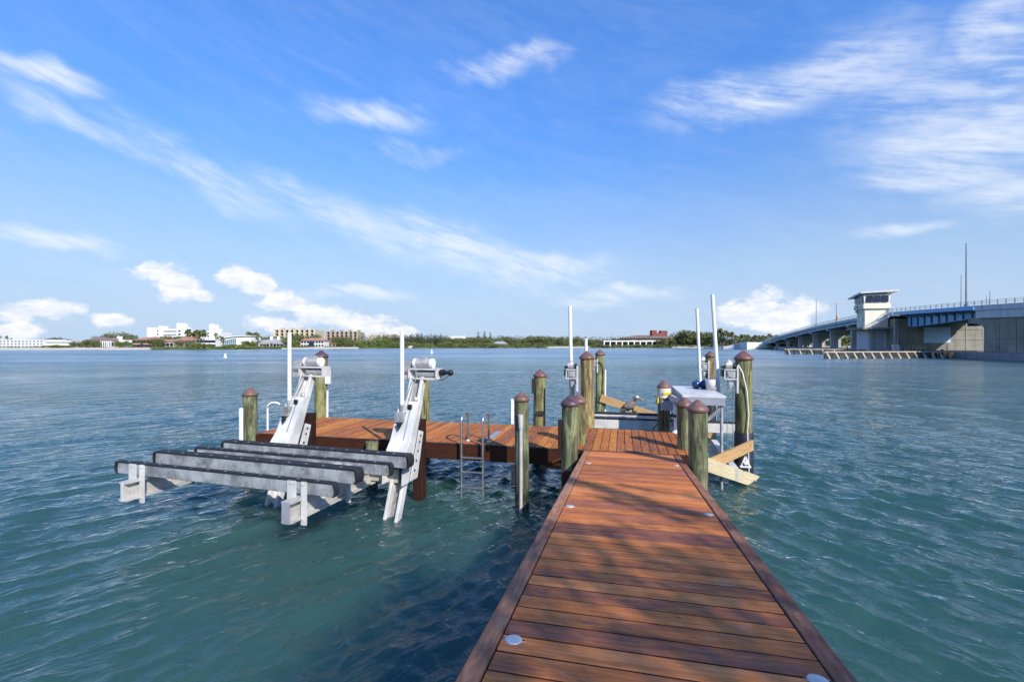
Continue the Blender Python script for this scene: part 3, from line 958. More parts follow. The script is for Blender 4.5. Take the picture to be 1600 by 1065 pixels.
def far_building(name, label, cat, px0, px1, ytop, extra, wall, roof=None, rooftype='flat', roofh=1.6, depth=10, storeys=2,
                 cols=5, win=(1.4, 1.3), z0=0.9, glass='dark_glass', turn=0.0, group=None, eave=.5):
    pc = (px0 + px1) / 2
    d = shore_d(pc) + extra
    w = (px1 - px0) / F * d
    x = (pc - 800) / F * d
    hh = H + (HOR - ytop) * d / F - z0
    o = thing(name, label, cat, (x, d, z0), turn, group)
    L = Fr(turn, (x, d, z0))
    wallh = hh - (roofh if rooftype != 'flat' else 0.25)
    wl = MB(); wl.box((0, depth / 2, wallh / 2 - .5), (w, depth, wallh + 1)); part('wall', wl, BM[wall], o, L)
    rf = MB()
    if rooftype == 'flat':
        rf.box((0, depth / 2, wallh + .125), (w + .3, depth + .3, .25))
    elif rooftype == 'hip':
        a, b_, e = w / 2 + eave, depth + eave, -eave
        rr = min(a * .6, depth * .5)
        vs = [(-a, e, wallh), (a, e, wallh), (a, b_, wallh), (-a, b_, wallh), (-a + rr, depth / 2, wallh + roofh), (a - rr, depth / 2, wallh + roofh)]
        rf.add(vs, [(0, 1, 5, 4), (1, 2, 5), (2, 3, 4, 5), (3, 0, 4), (0, 3, 2, 1)])
    elif rooftype == 'gable':
        a, b_, e = w / 2 + eave, depth + eave, -eave
        vs = [(-a, e, wallh), (a, e, wallh), (a, b_, wallh), (-a, b_, wallh), (-a, depth / 2, wallh + roofh), (a, depth / 2, wallh + roofh)]
        rf.add(vs, [(0, 1, 5, 4), (1, 2, 5), (2, 3, 4, 5), (3, 0, 4), (0, 3, 2, 1)])
    part('roof', rf, BM[roof or wall], o, L)
    if storeys and cols:
        sh = wallh / storeys
        wm = win_mesh(win[0], min(win[1], sh * .6), M[glass])
        for s in range(storeys):
            for c in range(cols):
                cx = -w / 2 + (c + .5) * w / cols
                link_child('window', wm, o, (cx, -0.03, (s + .52) * sh))
    return o, L, w, wallh, d


def balcony_block(label, px0, px1, ytop, extra, wall, storeys, bays, z0=1.2, name='apartment_block', group=None, rail='grey'):
    pc = (px0 + px1) / 2
    d = shore_d(pc) + extra
    w = (px1 - px0) / F * d; x = (pc - 800) / F * d
    hh = H + (HOR - ytop) * d / F - z0
    o = thing(name, label, 'apartment building', (x, d, z0), 0, group)
    L = Fr(0, (x, d, z0))
    b_ = MB(); b_.box((0, 9.5, hh / 2 - 1), (w - .6, 14, hh + 1)); part('wall', b_, BM[wall], o, L)
    sh = hh / storeys
    sm = MB(); sm.box((0, 0, 0), (w, 2.4, .42)); sme = mesh_of('balcony_slab', sm, BM[wall], Matrix.Identity(4))
    for s in range(1, storeys + 1):
        link_child('balcony_slab', sme, o, (0, 1.3, s * sh - .2))
    fm = MB(); fm.box((0, 0, 0), (1.6, 2.9, hh)); fme = mesh_of('wall_pier', fm, BM[wall], Matrix.Identity(4))
    for k in range(bays + 1):
        link_child('wall_pier', fme, o, (-w / 2 + .8 + k * (w - 1.6) / bays, 1.4, hh / 2))
    bw = (w - 1.6) / bays - 1.7
    wm = win_mesh(bw, sh * .62, M['dark_glass'])
    for s in range(storeys):
        for k in range(bays):
            link_child('window', wm, o, (-w / 2 + .8 + (k + .5) * (w - 1.6) / bays, 2.42, (s + .42) * sh))
    for k in range(0, bays, 2):
        rm = MB(); rm.box((-w / 2 + 1 + (k + .5) * (w - 1.6) / bays, 8, hh + .6), (bw * .8, 6, 1.4)); part('roof_house', rm, BM[wall], o, L)
    return o


far_building('hotel_wing', 'long low white three-storey building with rows of windows at the left edge', 'building', -60, 68, 530.5, 16, 'white', storeys=3, cols=22, win=(1.2, .8), depth=12, glass='grey_metal')
far_building('hotel_wing', 'white two-storey flat-roofed building right of the long three-storey one', 'building', 69, 111, 531.5, 15, 'white', storeys=2, cols=9, win=(1.3, .7), depth=10, glass='grey_metal')
far_building('pavilion', 'small pale pavilion with a grey roof beside the white two-storey building', 'pavilion', 112, 126, 531, 18, 'cream', 'greyroof', 'hip', 1.6, 8, 1, 3)
far_building('villa', 'villa with a wide brown hip roof behind bushy trees on the left shore', 'house', 128, 158, 526, 16, 'cream', 'brownroof', 'hip', 2.2, 12, 1, 4)
o, L, w, wh, d = far_building('arcaded_house', 'white house with a tall arcade of columns and brownish hip roof', 'house', 159, 178, 527, 15, 'white', 'brownroof', 'hip', 1.8, 10, 1, 4, win=(1.0, 2.6))
for k in range(6):
    cbm = MB(); cbm.tube([(-w / 2 + .5 + k * (w - 1) / 5, -1.2, -.5), (-w / 2 + .5 + k * (w - 1) / 5, -1.2, wh)], .22, 8); part('column', cbm, BM['white'], o, L)
o, L, w, wh, d = far_building('villa', 'white flat-roofed villa with a tall square chimney on the left shore', 'house', 179, 206, 531, 17, 'white', storeys=1, cols=6, win=(1.6, 1.5))
cbm = MB(); cbm.box((-w / 2 + 1, 2, wh + .9), (1.6, 1.6, 2.6)); part('chimney', cbm, BM['white'], o, L)
far_building('villa', 'orange-walled villa with a low terracotta roof', 'house', 207, 240, 526, 14, 'orange', 'terra', 'hip', 1.7, 12, 2, 7, win=(1.5, 1.5))
far_building('villa', 'cream house with a gabled end between the orange villa and the red-roofed house', 'house', 253, 271, 530, 14, 'cream', 'terra', 'gable', 1.2, 10, 1, 3, win=(1.6, 1.6))
far_building('villa', 'cream house under a broad red hip roof, beside the tall palms', 'house', 269, 300, 525.5, 22, 'cream', 'terra', 'hip', 2.2, 14, 2, 6)
o, L, w, wh, d = far_building('villa', 'flat-roofed modern white house with dark openings, right of the tall palms', 'house', 309, 336, 529.5, 16, 'white', storeys=2, cols=5, win=(2.2, 1.4))
# white hotel
o, L, w, wh, d = far_building('hotel', 'broad white multi-storey hotel with two stair towers rising behind the trees', 'hotel', 232, 292, 513.5, 130, 'white', storeys=0, cols=0, depth=14)
for (a, bb, hgt) in ((-0.5, -.29, 1.2), (-.20, -.10, 2.4), (.27, .42, 4.6), (.42, .5, 2.0)):
    q = MB(); q.box(((a + bb) / 2 * w, 1.5, (wh + hgt) / 2), ((bb - a) * w, 6, wh + hgt)); part('tower', q, BM['white'], o, L)
for s in range(5):
    q = MB(); q.box((.035 * w, -.1, wh - 1.6 - s * 2.6), (.44 * w, .3, 1.0)); part('window_band', q, M['grey_metal'], o, L)
    for fx in (-.245, .345):
        q = MB(); q.box((fx * w, -1.62 if fx > 0 else -.1, wh - 1.4 - s * 2.6), (.055 * w, .3, 1.2)); part('window', q, M['dark_glass'], o, L)
o, L, w, wh, d = far_building('hotel_annexe', 'narrower white tower block right of the broad white hotel', 'hotel', 311, 345, 517, 130, 'white', storeys=0, cols=0, depth=14)
for (a, bb, hgt) in ((.02, .26, 5.6), (.30, .42, 2.6)):
    q = MB(); q.box(((a + bb) / 2 * w, 1.5, (wh + hgt) / 2), ((bb - a) * w, 6, wh + hgt)); part('tower', q, BM['white'], o, L)
for s in range(5):
    q = MB(); q.box((-.07 * w, -.1, wh - 1.4 - s * 2.4), (.08 * w, .3, 1.1)); part('window', q, M['dark_glass'], o, L)
# curved-roof glass building
pc = 369; d = shore_d(pc) + 14; x = (pc - 800) / F * d; w = 46 / F * d; z0 = .9
o = thing('glass_building', 'white modern building with a curved roof and tall blue glass front', 'building', (x, d, z0)); L = Fr(0, (x, d, z0))
hgt = H + (HOR - 525) * d / F - z0
pts = [(-w / 2, 0, 0), (w / 2, 0, 0), (w / 2, 0, hgt * .93)] + [(-w / 2 + w * (1 - k / 8), 0, hgt * (1 - .26 * (k / 8) ** 2.4)) for k in range(1, 9)]
q = MB(); q.prism(pts, (0, 10, 0)); part('wall', q, BM['white'], o, L)
q = MB()
rp = [(-w / 2 - .8 + (w + 1.2) * k / 10, -.9, hgt * (1 - .26 * (1 - k / 10) ** 2.4) + .05) for k in range(11)]
rp += [(p[0], p[1], p[2] + .35) for p in reversed(rp)]
q.prism(rp, (0, 11.5, 0)); part('roof', q, BM['white'], o, L)
nn = 7
for k in range(nn):
    xa = -w / 2 + .6 + k * (w * .47) / nn
    hh = hgt * (1 - .26 * (1 - (xa + w / 2) / w) ** 2.4) - .9
    for (za, zb) in ((1.2, hh * .45), (hh * .45 + .15, hh)):
        q = MB(); q.box((xa + w * .47 / nn / 2, -.05, (za + zb) / 2), (w * .47 / nn - .22, .12, zb - za)); part('pane', q, M['teal_glass'], o, L)
# grey-roofed house
o, L, w, wh, d = far_building('gabled_house', 'white house with wide grey gabled roofs and two chimneys', 'house', 405, 443, 528.5, 14, 'white', 'greyroof', 'hip', 2.6, 12, 1, 7, win=(1.5, 1.5))
for fx in (-.18, .12):
    q = MB(); q.box((fx * w, 5, wh + 2.6), (1.2, 1.2, 2.4)); part('chimney', q, BM['white'], o, L)
for fx in (-.3, .3):
    q = MB(); q.add([(fx * w - 3, -.9, wh - .6), (fx * w + 3, -.9, wh - .6), (fx * w, -.9, wh + 1.9), (fx * w, 5, wh + 1.9), (fx * w - 3, 5, wh - .6), (fx * w + 3, 5, wh - .6)],
                   [(0, 1, 2), (0, 2, 3, 4), (1, 5, 3, 2)]); part('gable', q, BM['greyroof'], o, L)
balcony_block('beige balconied apartment block above the trees, the taller and paler of the two', 427, 493, 514.5, 90, 'beige', 5, 8)
balcony_block('brown-grey balconied apartment block above the trees, right of the paler one', 508, 560, 517.5, 90, 'tan', 5, 7)
# red-roofed villa
o, L, w, wh, d = far_building('villa', 'white villa with red tiled roofs and black entrance bay behind the left boat lift', 'house', 470, 506, 527.5, 14, 'white', 'terra', 'hip', 1.8, 10, 2, 8, win=(1.2, 1.2))
q = MB(); q.box((-.02 * w, -.4, wh * .45), (2.6, .9, wh * .85)); part('entrance_bay', q, M['dark_glass'], o, L)
for fx in (-.36, .36):
    q = MB(); a = w * .14
    q.add([(fx * w - a, -.8, wh), (fx * w + a, -.8, wh), (fx * w + a, 4, wh), (fx * w - a, 4, wh), (fx * w, 1.6, wh + 1.6)], [(0, 1, 4), (1, 2, 4), (2, 3, 4), (3, 0, 4)]); part('roof', q, BM['terra'], o, L)
far_building('garage_wing', 'low cream wing with a sloping red roof beside the white red-roofed villa', 'house', 507, 524, 533, 15, 'cream', 'terra', 'hip', 1.2, 9, 1, 3)
far_building('villa', 'small cream house half hidden by trees below the brown-grey block', 'house', 541, 560, 533, 16, 'cream', 'brownroof', 'gable', 1.3, 9, 1, 3)
balcony_block('pale far-off apartment slab just above the dark pines, left part', 575, 601, 523.0, 260, 'beige', 6, 8)
balcony_block('pale far-off apartment slab just above the dark pines, right part by the white pole', 605, 620, 523.2, 262, 'beige', 6, 5)
far_building('far_block', 'faint white block on the skyline between the pine grove and the small shore house', 'building', 703, 727, 525, 330, 'white', storeys=0, cols=0)
far_building('boathouse', 'low white open shed on the waterline below the pine grove', 'shed', 626, 643, 540.3, 4, 'white', 'white', 'gable', .7, 5, 0, 0, z0=.3)
far_building('shore_house', 'small cream house with a pyramid grey roof on the wooded shore', 'house', 770, 793, 533, 9, 'cream', 'greyroof', 'hip', 1.8, 9, 1, 6, win=(1.1, 1.0))
# big brown roof building
o, L, w, wh, d = far_building('hall', 'large hall with a low brown roof and a dark glazed band', 'building', 978, 1062, 523, 44, 'tan', 'brownroof', 'hip', 2.6, 26, 1, 12, win=(2.6, 1.6), eave=1.5)
for (a, bb, yt) in ((1017, 1024.5, 516), (1024.5, 1031, 520), (1031, 1041, 516.5)):
    xa = (a - 800) / F * (d + 12) - (1020 - 800) / F * d; xb = (bb - 800) / F * (d + 12) - (1020 - 800) / F * d
    zt = H + (HOR - yt) * (d + 12) / F - .9
    q = MB(); q.box(((xa + xb) / 2, 12, zt / 2 + 1.5), (xb - xa, 6, zt - 3)); part('brick_block', q, BM['brick'], o, L)
o, L, w, wh, d = far_building('colonnade', 'long low white colonnade with a flat roof on the shore', 'colonnade', 942, 1028, 532, 10, 'tan', 'white', 'flat', 0, 6, 0, 0)
q = MB(); q.box((0, -1.2, wh - .1), (w, 3.2, .8)); part('roof_edge', q, BM['white'], o, L)
for k in range(10):
    q = MB(); q.box((-w / 2 + .5 + k * (w - 1) / 9, -2.3, wh / 2 - .4), (.7, .7, wh)); part('column', q, BM['white'], o, L)
for k in range(9):
    if k in (2, 5): continue
    q = MB(); q.box((-w / 2 + .5 + (k + .5) * (w - 1) / 9, -.08, wh * .45), ((w - 1) / 9 * .7, .15, wh * .5)); part('window', q, M['dark_glass'], o, L)
far_building('villa', 'white house with a grey roof behind the trees right of the brick blocks', 'house', 1049, 1064, 522, 60, 'white', 'greyroof', 'hip', 2.0, 10, 1, 3)

# white concrete seawall left of the bridge
def P3(px, py, d): return ((px - 800) / F * d, d, zof(py, d))


d1 = 246.0
o = thing('seawall', 'long pale concrete seawall with a shaded left face and a bright right face', 'seawall', (120, d1, -1))
q = MB()
xa, xb, xc = (1130 - 800) / F * 262, (1167 - 800) / F * d1, (1208 - 800) / F * d1
q.prism([(xa, 262, -1), (xb, d1, -1), (xb, d1, zof(534, d1)), (xa + 6, 262, zof(538.5, 262)), (xa, 262, zof(541.5, 262))], (3, 8, 0)); part('wing_wall', q, BM['grey'], o)  # shaded face of the wall, its shade put into the grey colour
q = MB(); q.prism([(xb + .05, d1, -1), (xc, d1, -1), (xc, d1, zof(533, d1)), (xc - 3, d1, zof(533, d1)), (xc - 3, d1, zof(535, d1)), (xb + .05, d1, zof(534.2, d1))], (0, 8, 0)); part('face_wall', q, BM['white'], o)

# channel marker buoys
for i, (px, yb, yt, lab) in enumerate(((352, 558.5, 552, 'white can buoy floating off the left shore'), (674.5, 552, 546, 'small white conical buoy floating off the pine grove'))):
    d = H * F / (yb - HOR); hgt = (yb - yt) * d / F
    q = MB(); q.lathe([(0, -.2), (.34, -.2), (.36, .1), (.22, hgt * .35), (.17, hgt * .8), (.12, hgt), (0, hgt)], ((px - 800) / F * d, d, 0), 12)
    o = solo('buoy', q, M['pvc'], lab, 'buoy', 'white marker buoys')

# ================================================================= BRIDGE
AB = math.atan2(.263, .965)
BR = Fr(-AB, (87.6, 80.0, 0))
PROF = [(-60, 8.3), (-30, 9.1), (0, 9.95), (14, 10.4), (42, 11.1), (60, 10.95), (81, 10.2), (99, 9.5), (125, 8.0), (142, 6.9), (155, 5.9), (175, 4.4), (200, 3.0)]


def zt(t_):
    for (a, za), (b_, zb) in zip(PROF, PROF[1:]):
        if t_ <= b_:
            return za + (zb - za) * (t_ - a) / (b_ - a)
    return PROF[-1][1]


BWD = 18.0
bridge = thing('bridge', 'long concrete drawbridge with a blue steel leaf rising to the right', 'bridge', (87.6, 80, 0), -AB)


def run(x0, x1, t0, t1, top, bot, step=6.0):
    """a beam that follows the deck profile; top/bot are offsets from the parapet top"""
    q = MB(); n = max(1, int(round((t1 - t0) / step)))
    vs = []
    for i in range(n + 1):
        t_ = t0 + (t1 - t0) * i / n; z = zt(t_)
        vs += [(x0, t_, z + bot(t_) if callable(bot) else z + bot), (x1, t_, z + bot(t_) if callable(bot) else z + bot), (x1, t_, z + top), (x0, t_, z + top)]
    fs = [(3, 2, 1, 0), tuple(n * 4 + k for k in (0, 1, 2, 3))]
    for i in range(n):
        a = i * 4; b_ = a + 4
        fs += [(a, a + 1, b_ + 1, b_), (a + 1, a + 2, b_ + 2, b_ + 1), (a + 2, a + 3, b_ + 3, b_ + 2), (a + 3, a, b_, b_ + 3)]
    return q.add(vs, fs)


# near approach span
part('parapet', run(0, .35, -60, 12.8, 0, -.95), M['girder'], bridge, BR)
part('parapet', run(BWD - .35, BWD, -60, 12.8, 0, -.95), M['girder'], bridge, BR)
part('road_deck', run(.3, BWD - .3, -60, 12.8, -.9, -1.25), M['conc'], bridge, BR)
for xg in (.25, 5.5, 11.5, BWD - .85):
    part('girder', run(xg, xg + .6, -60, 12.8, -.96, -2.45), M['girder'], bridge, BR)
# steel leaf
part('leaf_edge_beam', run(-.05, .3, 13.1, 43.4, 0, -.85), M['steel_blue'], bridge, BR)
part('leaf_edge_beam', run(BWD - .3, BWD + .05, 13.1, 43.4, 0, -.85), M['steel_blue'], bridge, BR)
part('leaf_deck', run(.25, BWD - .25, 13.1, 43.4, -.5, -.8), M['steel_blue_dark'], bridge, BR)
gb = lambda t_: -1.9 - 2.0 * min(1, max(0, (t_ - 13) / 26)) ** 0.8
for xg in (2.6, BWD - 3.0):
    part('leaf_girder', run(xg, xg + .4, 13.4, 42, -.82, gb, 3), M['steel_blue'], bridge, BR)
    for k in range(10):
        t_ = 15 + k * 2.8
        q = MB(); za = zt(t_) - .84; zb = zt(t_) + gb(t_) + .1
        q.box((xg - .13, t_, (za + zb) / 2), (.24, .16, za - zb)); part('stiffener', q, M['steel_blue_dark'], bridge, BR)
for k in range(10):
    t_ = 14.5 + k * 3.0
    q = MB(); z = zt(t_)
    q.prism([(.3, t_, z - .83), (2.6, t_, z - .83), (2.6, t_, z - 1.7), (.9, t_, z - 1.0)], (0, .25, 0)); part('cantilever_bracket', q, M['girder_blue'], bridge, BR)
for k in range(6):
    t_ = 16 + k * 5
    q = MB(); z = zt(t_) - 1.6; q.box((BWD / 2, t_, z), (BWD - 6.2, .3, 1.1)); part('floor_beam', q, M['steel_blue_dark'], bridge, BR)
q = MB(); q.bar((2.9, 16, zt(16) - 2.2), (15, 38, zt(38) - 3.4), .3, .3); q.bar((15, 16, zt(16) - 2.2), (2.9, 38, zt(38) - 3.4), .3, .3); part('wind_bracing', q, M['girder_blue'], bridge, BR)
# far approach
part('parapet', run(0, .35, 43.8, 200, 0, -.9), M['girder_blue'], bridge, BR)
part('parapet', run(BWD - .35, BWD, 43.8, 200, 0, -.9), M['girder_blue'], bridge, BR)
part('road_deck', run(.3, BWD - .3, 43.8, 200, -.85, -1.15), M['conc'], bridge, BR)
for xg in (.3, 5.5, 11.5, BWD - .8):
    part('girder', run(xg, xg + .5, 56, 200, -.92, -1.85), M['girder_blue'], bridge, BR)
# piers and columns of the far approach
for k, t_ in enumerate((72, 89, 106, 123, 140, 157)):
    z = zt(t_) - 1.85
    q = MB(); q.prism([(.2, t_ - .7, z), (BWD - .2, t_ - .7, z), (BWD - .2, t_ - .7, z - .6), (BWD - 1.6, t_ - .7, z - 1.2), (1.6, t_ - .7, z - 1.2), (.2, t_ - .7, z - .6)], (0, 1.4, 0)); part('pier_cap', q, M['conc_pale'], bridge, BR)
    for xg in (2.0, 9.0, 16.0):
        q = MB(); q.box((xg, t_, (z - 1.2) / 2 + .2), (1.3, 1.2, z - 1.2 - .4)); part('column', q, M['conc_pale'], bridge, BR)
    q = MB(); q.box((BWD / 2, t_, .3), (BWD - 1, 1.8, 2.2)); part('footing', q, M['conc_pale'], bridge, BR)
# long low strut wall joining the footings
q = MB(); q.box((1.9, 106, .6), (1.0, 98, 1.6)); part('footing_strut', q, M['conc_pale'], bridge, BR)
# far pier (behind the channel)
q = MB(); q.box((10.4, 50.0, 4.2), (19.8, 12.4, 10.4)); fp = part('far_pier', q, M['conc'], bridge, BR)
for i in range(5):
    for j in range(3):
        q = MB(); q.box((2.4 + i * 3.75, 43.74, 1.2 + 1.25 + j * 2.6), (3.62, .12, 2.5)); part('wall_panel', q, M['conc'], bridge, BR)
for xg in (.45, 1.0):
    q = MB(); q.box((xg, 43.7, 5.2), (.28, .5, 8.4)); part('pilaster', q, M['conc_pale'], bridge, BR)
q = MB(); q.box((9.6, 43.6, 5.1), (5.6, .12, 4.0)); part('blue_panel', q, M['panel_blue'], bridge, BR, label='pale blue rectangular panel on the pier wall under the leaf')
# near pier
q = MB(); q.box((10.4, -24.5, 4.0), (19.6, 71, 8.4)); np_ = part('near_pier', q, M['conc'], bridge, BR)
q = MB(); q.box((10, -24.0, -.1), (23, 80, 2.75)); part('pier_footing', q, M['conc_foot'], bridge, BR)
for i in range(12):
    for j, (za, zb) in enumerate(((1.35, 3.7), (3.82, 6.6))):
        q = MB(); q.box((.56, 9.0 - i * 4.1, (za + zb) / 2), (.10, 3.95, zb - za)); part('wall_panel', q, M['conc'], bridge, BR)
q = MB(); q.prism([(.8, 11, 8.0), (.8, 16.0, 8.0), (.8, 16.0, 7.0), (.8, 13.2, 6.8), (.8, 11.7, 6.2), (.8, 11, 5.2)], (19, 0, 0)); part('pier_bracket', q, M['conc'], bridge, BR)
# railing
pm = MB(); pm.box((0, 0, .45), (.13, .18, .95)); pm.box((-.12, 0, .86), (.3, .12, .08))
pme = mesh_of('railing_post', pm, M['grey_metal'], Matrix.Identity(4))
for k in range(92):
    t_ = -16 + k * 2.07
    link_child('railing_post', pme, bridge, (.18, t_, zt(t_)))
for dz in (.35, .62, .9):
    part('rail', run(.12, .2, -60, 172, dz, dz - .05, 4), M['grey_metal'], bridge, BR)
part('rail', run(BWD - .2, BWD - .12, -60, 172, .9, .82, 4), M['grey_metal'], bridge, BR)
# lower works: doors and platform under the tower
q = MB(); q.box((-1.6, 51.5, 3.6), (4.2, 7, 7.0)); part('machine_house', q, M['girder'], bridge, BR)
for xg in (-2.6, -.9):
    q = MB(); q.box((xg, 47.9, 3.6), (1.2, .2, 4.6)); part('door', q, M['conc_pale'], bridge, BR)
q = MB(); q.box((-2.3, 50, 7.0), (7.8, 10.5, .5)); part('gallery', q, M['conc'], bridge, BR)
q = MB(); q.bar((-5.4, 45.1, 7.0), (1.2, 44.4, 11.0), .5, .35); q.bar((-5.4, 45.1, 8.0), (1.2, 44.4, 12.0), .1, .1); part('stair', q, M['pvc'], bridge, BR)

# control tower
tower = thing('control_tower', 'cream bridge control tower with flared window band and butterfly roof', 'tower', tuple(BR.m @ Vector((-2.5, 48.7, 7.2))), -AB)
TX0, TT0, TWX, TWT = -5.5, 46.0, 6.0, 5.6
cx, ct = TX0 + TWX / 2, TT0 + TWT / 2


def ring_box(z0, z1, g0, g1=None, inx=0):
    g1 = g0 if g1 is None else g1
    q = MB(); vs = []
    for z, g in ((z0, g0), (z1, g1)):
        vs += [(cx - TWX / 2 - g, ct - TWT / 2 - g, z), (cx + TWX / 2 + g, ct - TWT / 2 - g, z), (cx + TWX / 2 + g, ct + TWT / 2 + g, z), (cx - TWX / 2 - g, ct + TWT / 2 + g, z)]
    return q.add(vs, [(0, 3, 2, 1), (4, 5, 6, 7), (0, 1, 5, 4), (1, 2, 6, 5), (2, 3, 7, 6), (3, 0, 4, 7)])


part('shaft', ring_box(7.25, 11.95, -.35), M['cream_wall'], tower, BR)
part('ledge', ring_box(11.95, 12.3, -.35, .15), M['cream_wall'], tower, BR)
part('window_sill_band', ring_box(12.3, 13.45, .15), M['cream_wall'], tower, BR)
part('cabin', ring_box(13.45, 16.1, -.12, .12), M['cream_wall'], tower, BR)
for k in range(3):
    xa = cx - TWX / 2 + .55 + k * 1.75
    q = MB(); q.box((xa + .75, ct - TWT / 2 - .08, 14.85), (1.5, .3, 1.7)); part('window', q, M['dark_glass'], tower, BR)
for k in range(3):
    ya = ct - TWT / 2 + .5 + k * 1.65
    q = MB(); q.box((cx - TWX / 2 - .08, ya + .7, 14.85), (.3, 1.35, 1.7)); part('window', q, M['teal_glass'], tower, BR)
q = MB()
a, b_, y0, y1 = cx - 4.1, cx + 4.6, ct - 3.7, ct + 4.4
q.add([(a, y0, 16.3), (b_, y0, 16.6), (b_, y1, 16.2), (a, y1, 15.3), (a, y0, 16.75), (b_, y0, 17.15), (b_, y1, 16.7), (a, y1, 15.7)],
      [(0, 3, 2, 1), (4, 5, 6, 7), (0, 1, 5, 4), (1, 2, 6, 5), (2, 3, 7, 6), (3, 0, 4, 7)])
part('roof', q, M['alu_white'], tower, BR)
q = MB(); q.box((cx + TWX / 2 + 1.0, ct - 2, 13.3), (1.9, .1, .1)); q.box((cx + TWX / 2 + 1.0, ct - 2, 12.1), (1.6, .1, .1)); q.box((cx + TWX / 2 + .5, ct - 2, 12.7), (.08, .08, 1.3)); part('antenna_bracket', q, M['grey_metal'], tower, BR)
for (yy, zz) in ((ct + .5, 12.9), (ct - 1.6, 9.6), (ct + 1, 11.6)):
    q = MB(); q.box((cx - TWX / 2 - .25, yy, zz), (.5, .5, .5)); part('loudspeaker', q, M['grey_metal'], tower, BR)

# masts on the bridge
for (t_, x_, ht, r, nm, lab, cat) in ((15.6, .3, 23.2, .16, 'mast', 'tallest thick grey mast standing on the bridge at the right', 'mast'),
                                     (17.2, .3, 17.1, .07, 'mast', 'thin pale mast just left of the tallest mast on the bridge', 'mast'),
                                     (13.6, 3, 13.3, .07, 'mast', 'short thin mast just right of the tallest mast on the bridge', 'mast'),
                                     (37, 16, 14.3, .07, 'lamp_post', 'short far lamp post above the middle of the blue leaf', 'lamp post'),
                                     (99.4, .3, 20.0, .12, 'lamp_post', 'tall slim lamp post on the left slope of the bridge', 'lamp post')):
    z = zt(t_) - .1
    w0 = BR.m @ Vector((x_, t_, z))
    q = MB(); q.tube([w0, w0 + Vector((0, 0, ht - z))], [r * 1.2, r * .8], 8)
    q.tube([w0 + Vector((0, 0, .0)), w0 + Vector((0, 0, .5))], r * 2.2, 8)
    solo(nm, q, M['grey_metal'], lab, cat, loc=tuple(w0))
w0 = BR.m @ Vector((.4, 81, zt(81) - .1))
g = thing('signal_mast', 'grey signal mast with a long arm reaching towards the control tower', 'signal mast', tuple(w0))
q = MB(); q.tube([w0, w0 + Vector((0, 0, 6.4))], .12, 8); part('pole', q, M['grey_metal'], g)
q = MB(); q.bar(w0 + Vector((-1, 0, 6.3)), w0 + Vector((6.8, -1, 6.5)), .12, .3); part('arm', q, M['grey_metal'], g)
q = MB(); q.box(tuple(w0 + Vector((.3, -.4, 1.6))), (.9, .5, 1.0)); part('control_cabinet', q, BM['orange'], g)


# fenders along the channel
def fender(label, A, B, ztop, n, braces, tanmat, rows=3, group=None):
    A = Vector(A); B = Vector(B); u = (B - A).normalized(); L_ = (B - A).length
    nrm = Vector((u.y, -u.x, 0))
    if nrm.y > 0: nrm = -nrm
    o = thing('channel_fender', label, 'fender', (A.x, A.y, 0), 0, group)
    q = MB(); q.bar(A + Vector((0, 0, ztop)), B + Vector((0, 0, ztop)), 1.1, .22); part('walkway', q, M['fender_tan'], o)
    for k in range(rows):
        z = ztop - .38 - k * (ztop - .2) / rows
        q = MB(); q.bar(A + nrm * .45 + Vector((0, 0, z)), B + nrm * .45 + Vector((0, 0, z)), .3, .24); part('waler', q, M['old_wood'], o)
    for k in range(n):
        p = A + u * (L_ * (k + .5) / n)
        q = MB(); q.tube([p + Vector((0, 0, -1.5)), p + Vector((0, 0, ztop + (.5 if k % 3 == 0 else -.12)))], .2, 7); part('pile', q, M['old_wood'], o)
    for k in range(braces):
        p = A + u * (L_ * (k + .3) / braces)
        q = MB(); q.tube([p + nrm * 1.3 + u * .55 + Vector((0, 0, -1.2)), p + nrm * .35 + Vector((0, 0, ztop - .22))], .24, 7); part('raking_pile', q, tanmat, o)
    return o


fender('long timber fender with leaning pale piles in front of the blue leaf', (60.5, 91.5, 0), (90.2, 96.3, 0), 1.25, 20, 15, M['fender_tan'])
fender('shorter timber fender farther back below the left approach of the bridge', (76, 131, 0), (95.5, 127, 0), 1.35, 12, 7, M['fender_tan'])
q = MB()
for x_ in (83, 84.4, 85.6, 86.6):
    q.box((x_, 116.0, 1.9), (.5, .5, 1.8))
q.box((85, 116.0, 2.4), (4.4, .12, .1)); q.box((85, 116.0, 1.8), (4.4, .12, .1))
# low work platform before the far pier
g = thing('work_platform', 'low work platform with railing at the foot of the far pier', 'platform', (94, 118, 0))
q = MB(); q.box((6, 41.5, .9), (20, 2.6, .5)); part('platform_slab', q, M['old_wood'], g, BR)
q = MB()
for k in range(10):
    q.box((-2.5 + k * .9, 40.4, 1.7), (.08, .08, 1.1))
q.box((1.5, 40.4, 2.25), (8.2, .06, .06)); q.box((1.5, 40.4, 1.8), (8.2, .06, .06)); part('railing', q, M['grey_metal'], g, BR)
q = MB(); q.box((-.6, 40.9, 1.9), (1.3, .9, 1.5)); part('equipment_box', q, M['pvc'], g, BR)

# ================================================================= DOCK
ZD = .96
U0, U1 = 8.44, 10.70
VL, VR = -7.62, 1.22


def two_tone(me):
    """darkens the sides of a board, for the shade in the gaps"""
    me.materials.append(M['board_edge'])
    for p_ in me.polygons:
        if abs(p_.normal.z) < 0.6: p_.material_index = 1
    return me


def zr(u): return ZD + .006 + .0813 * (8.40 - u)


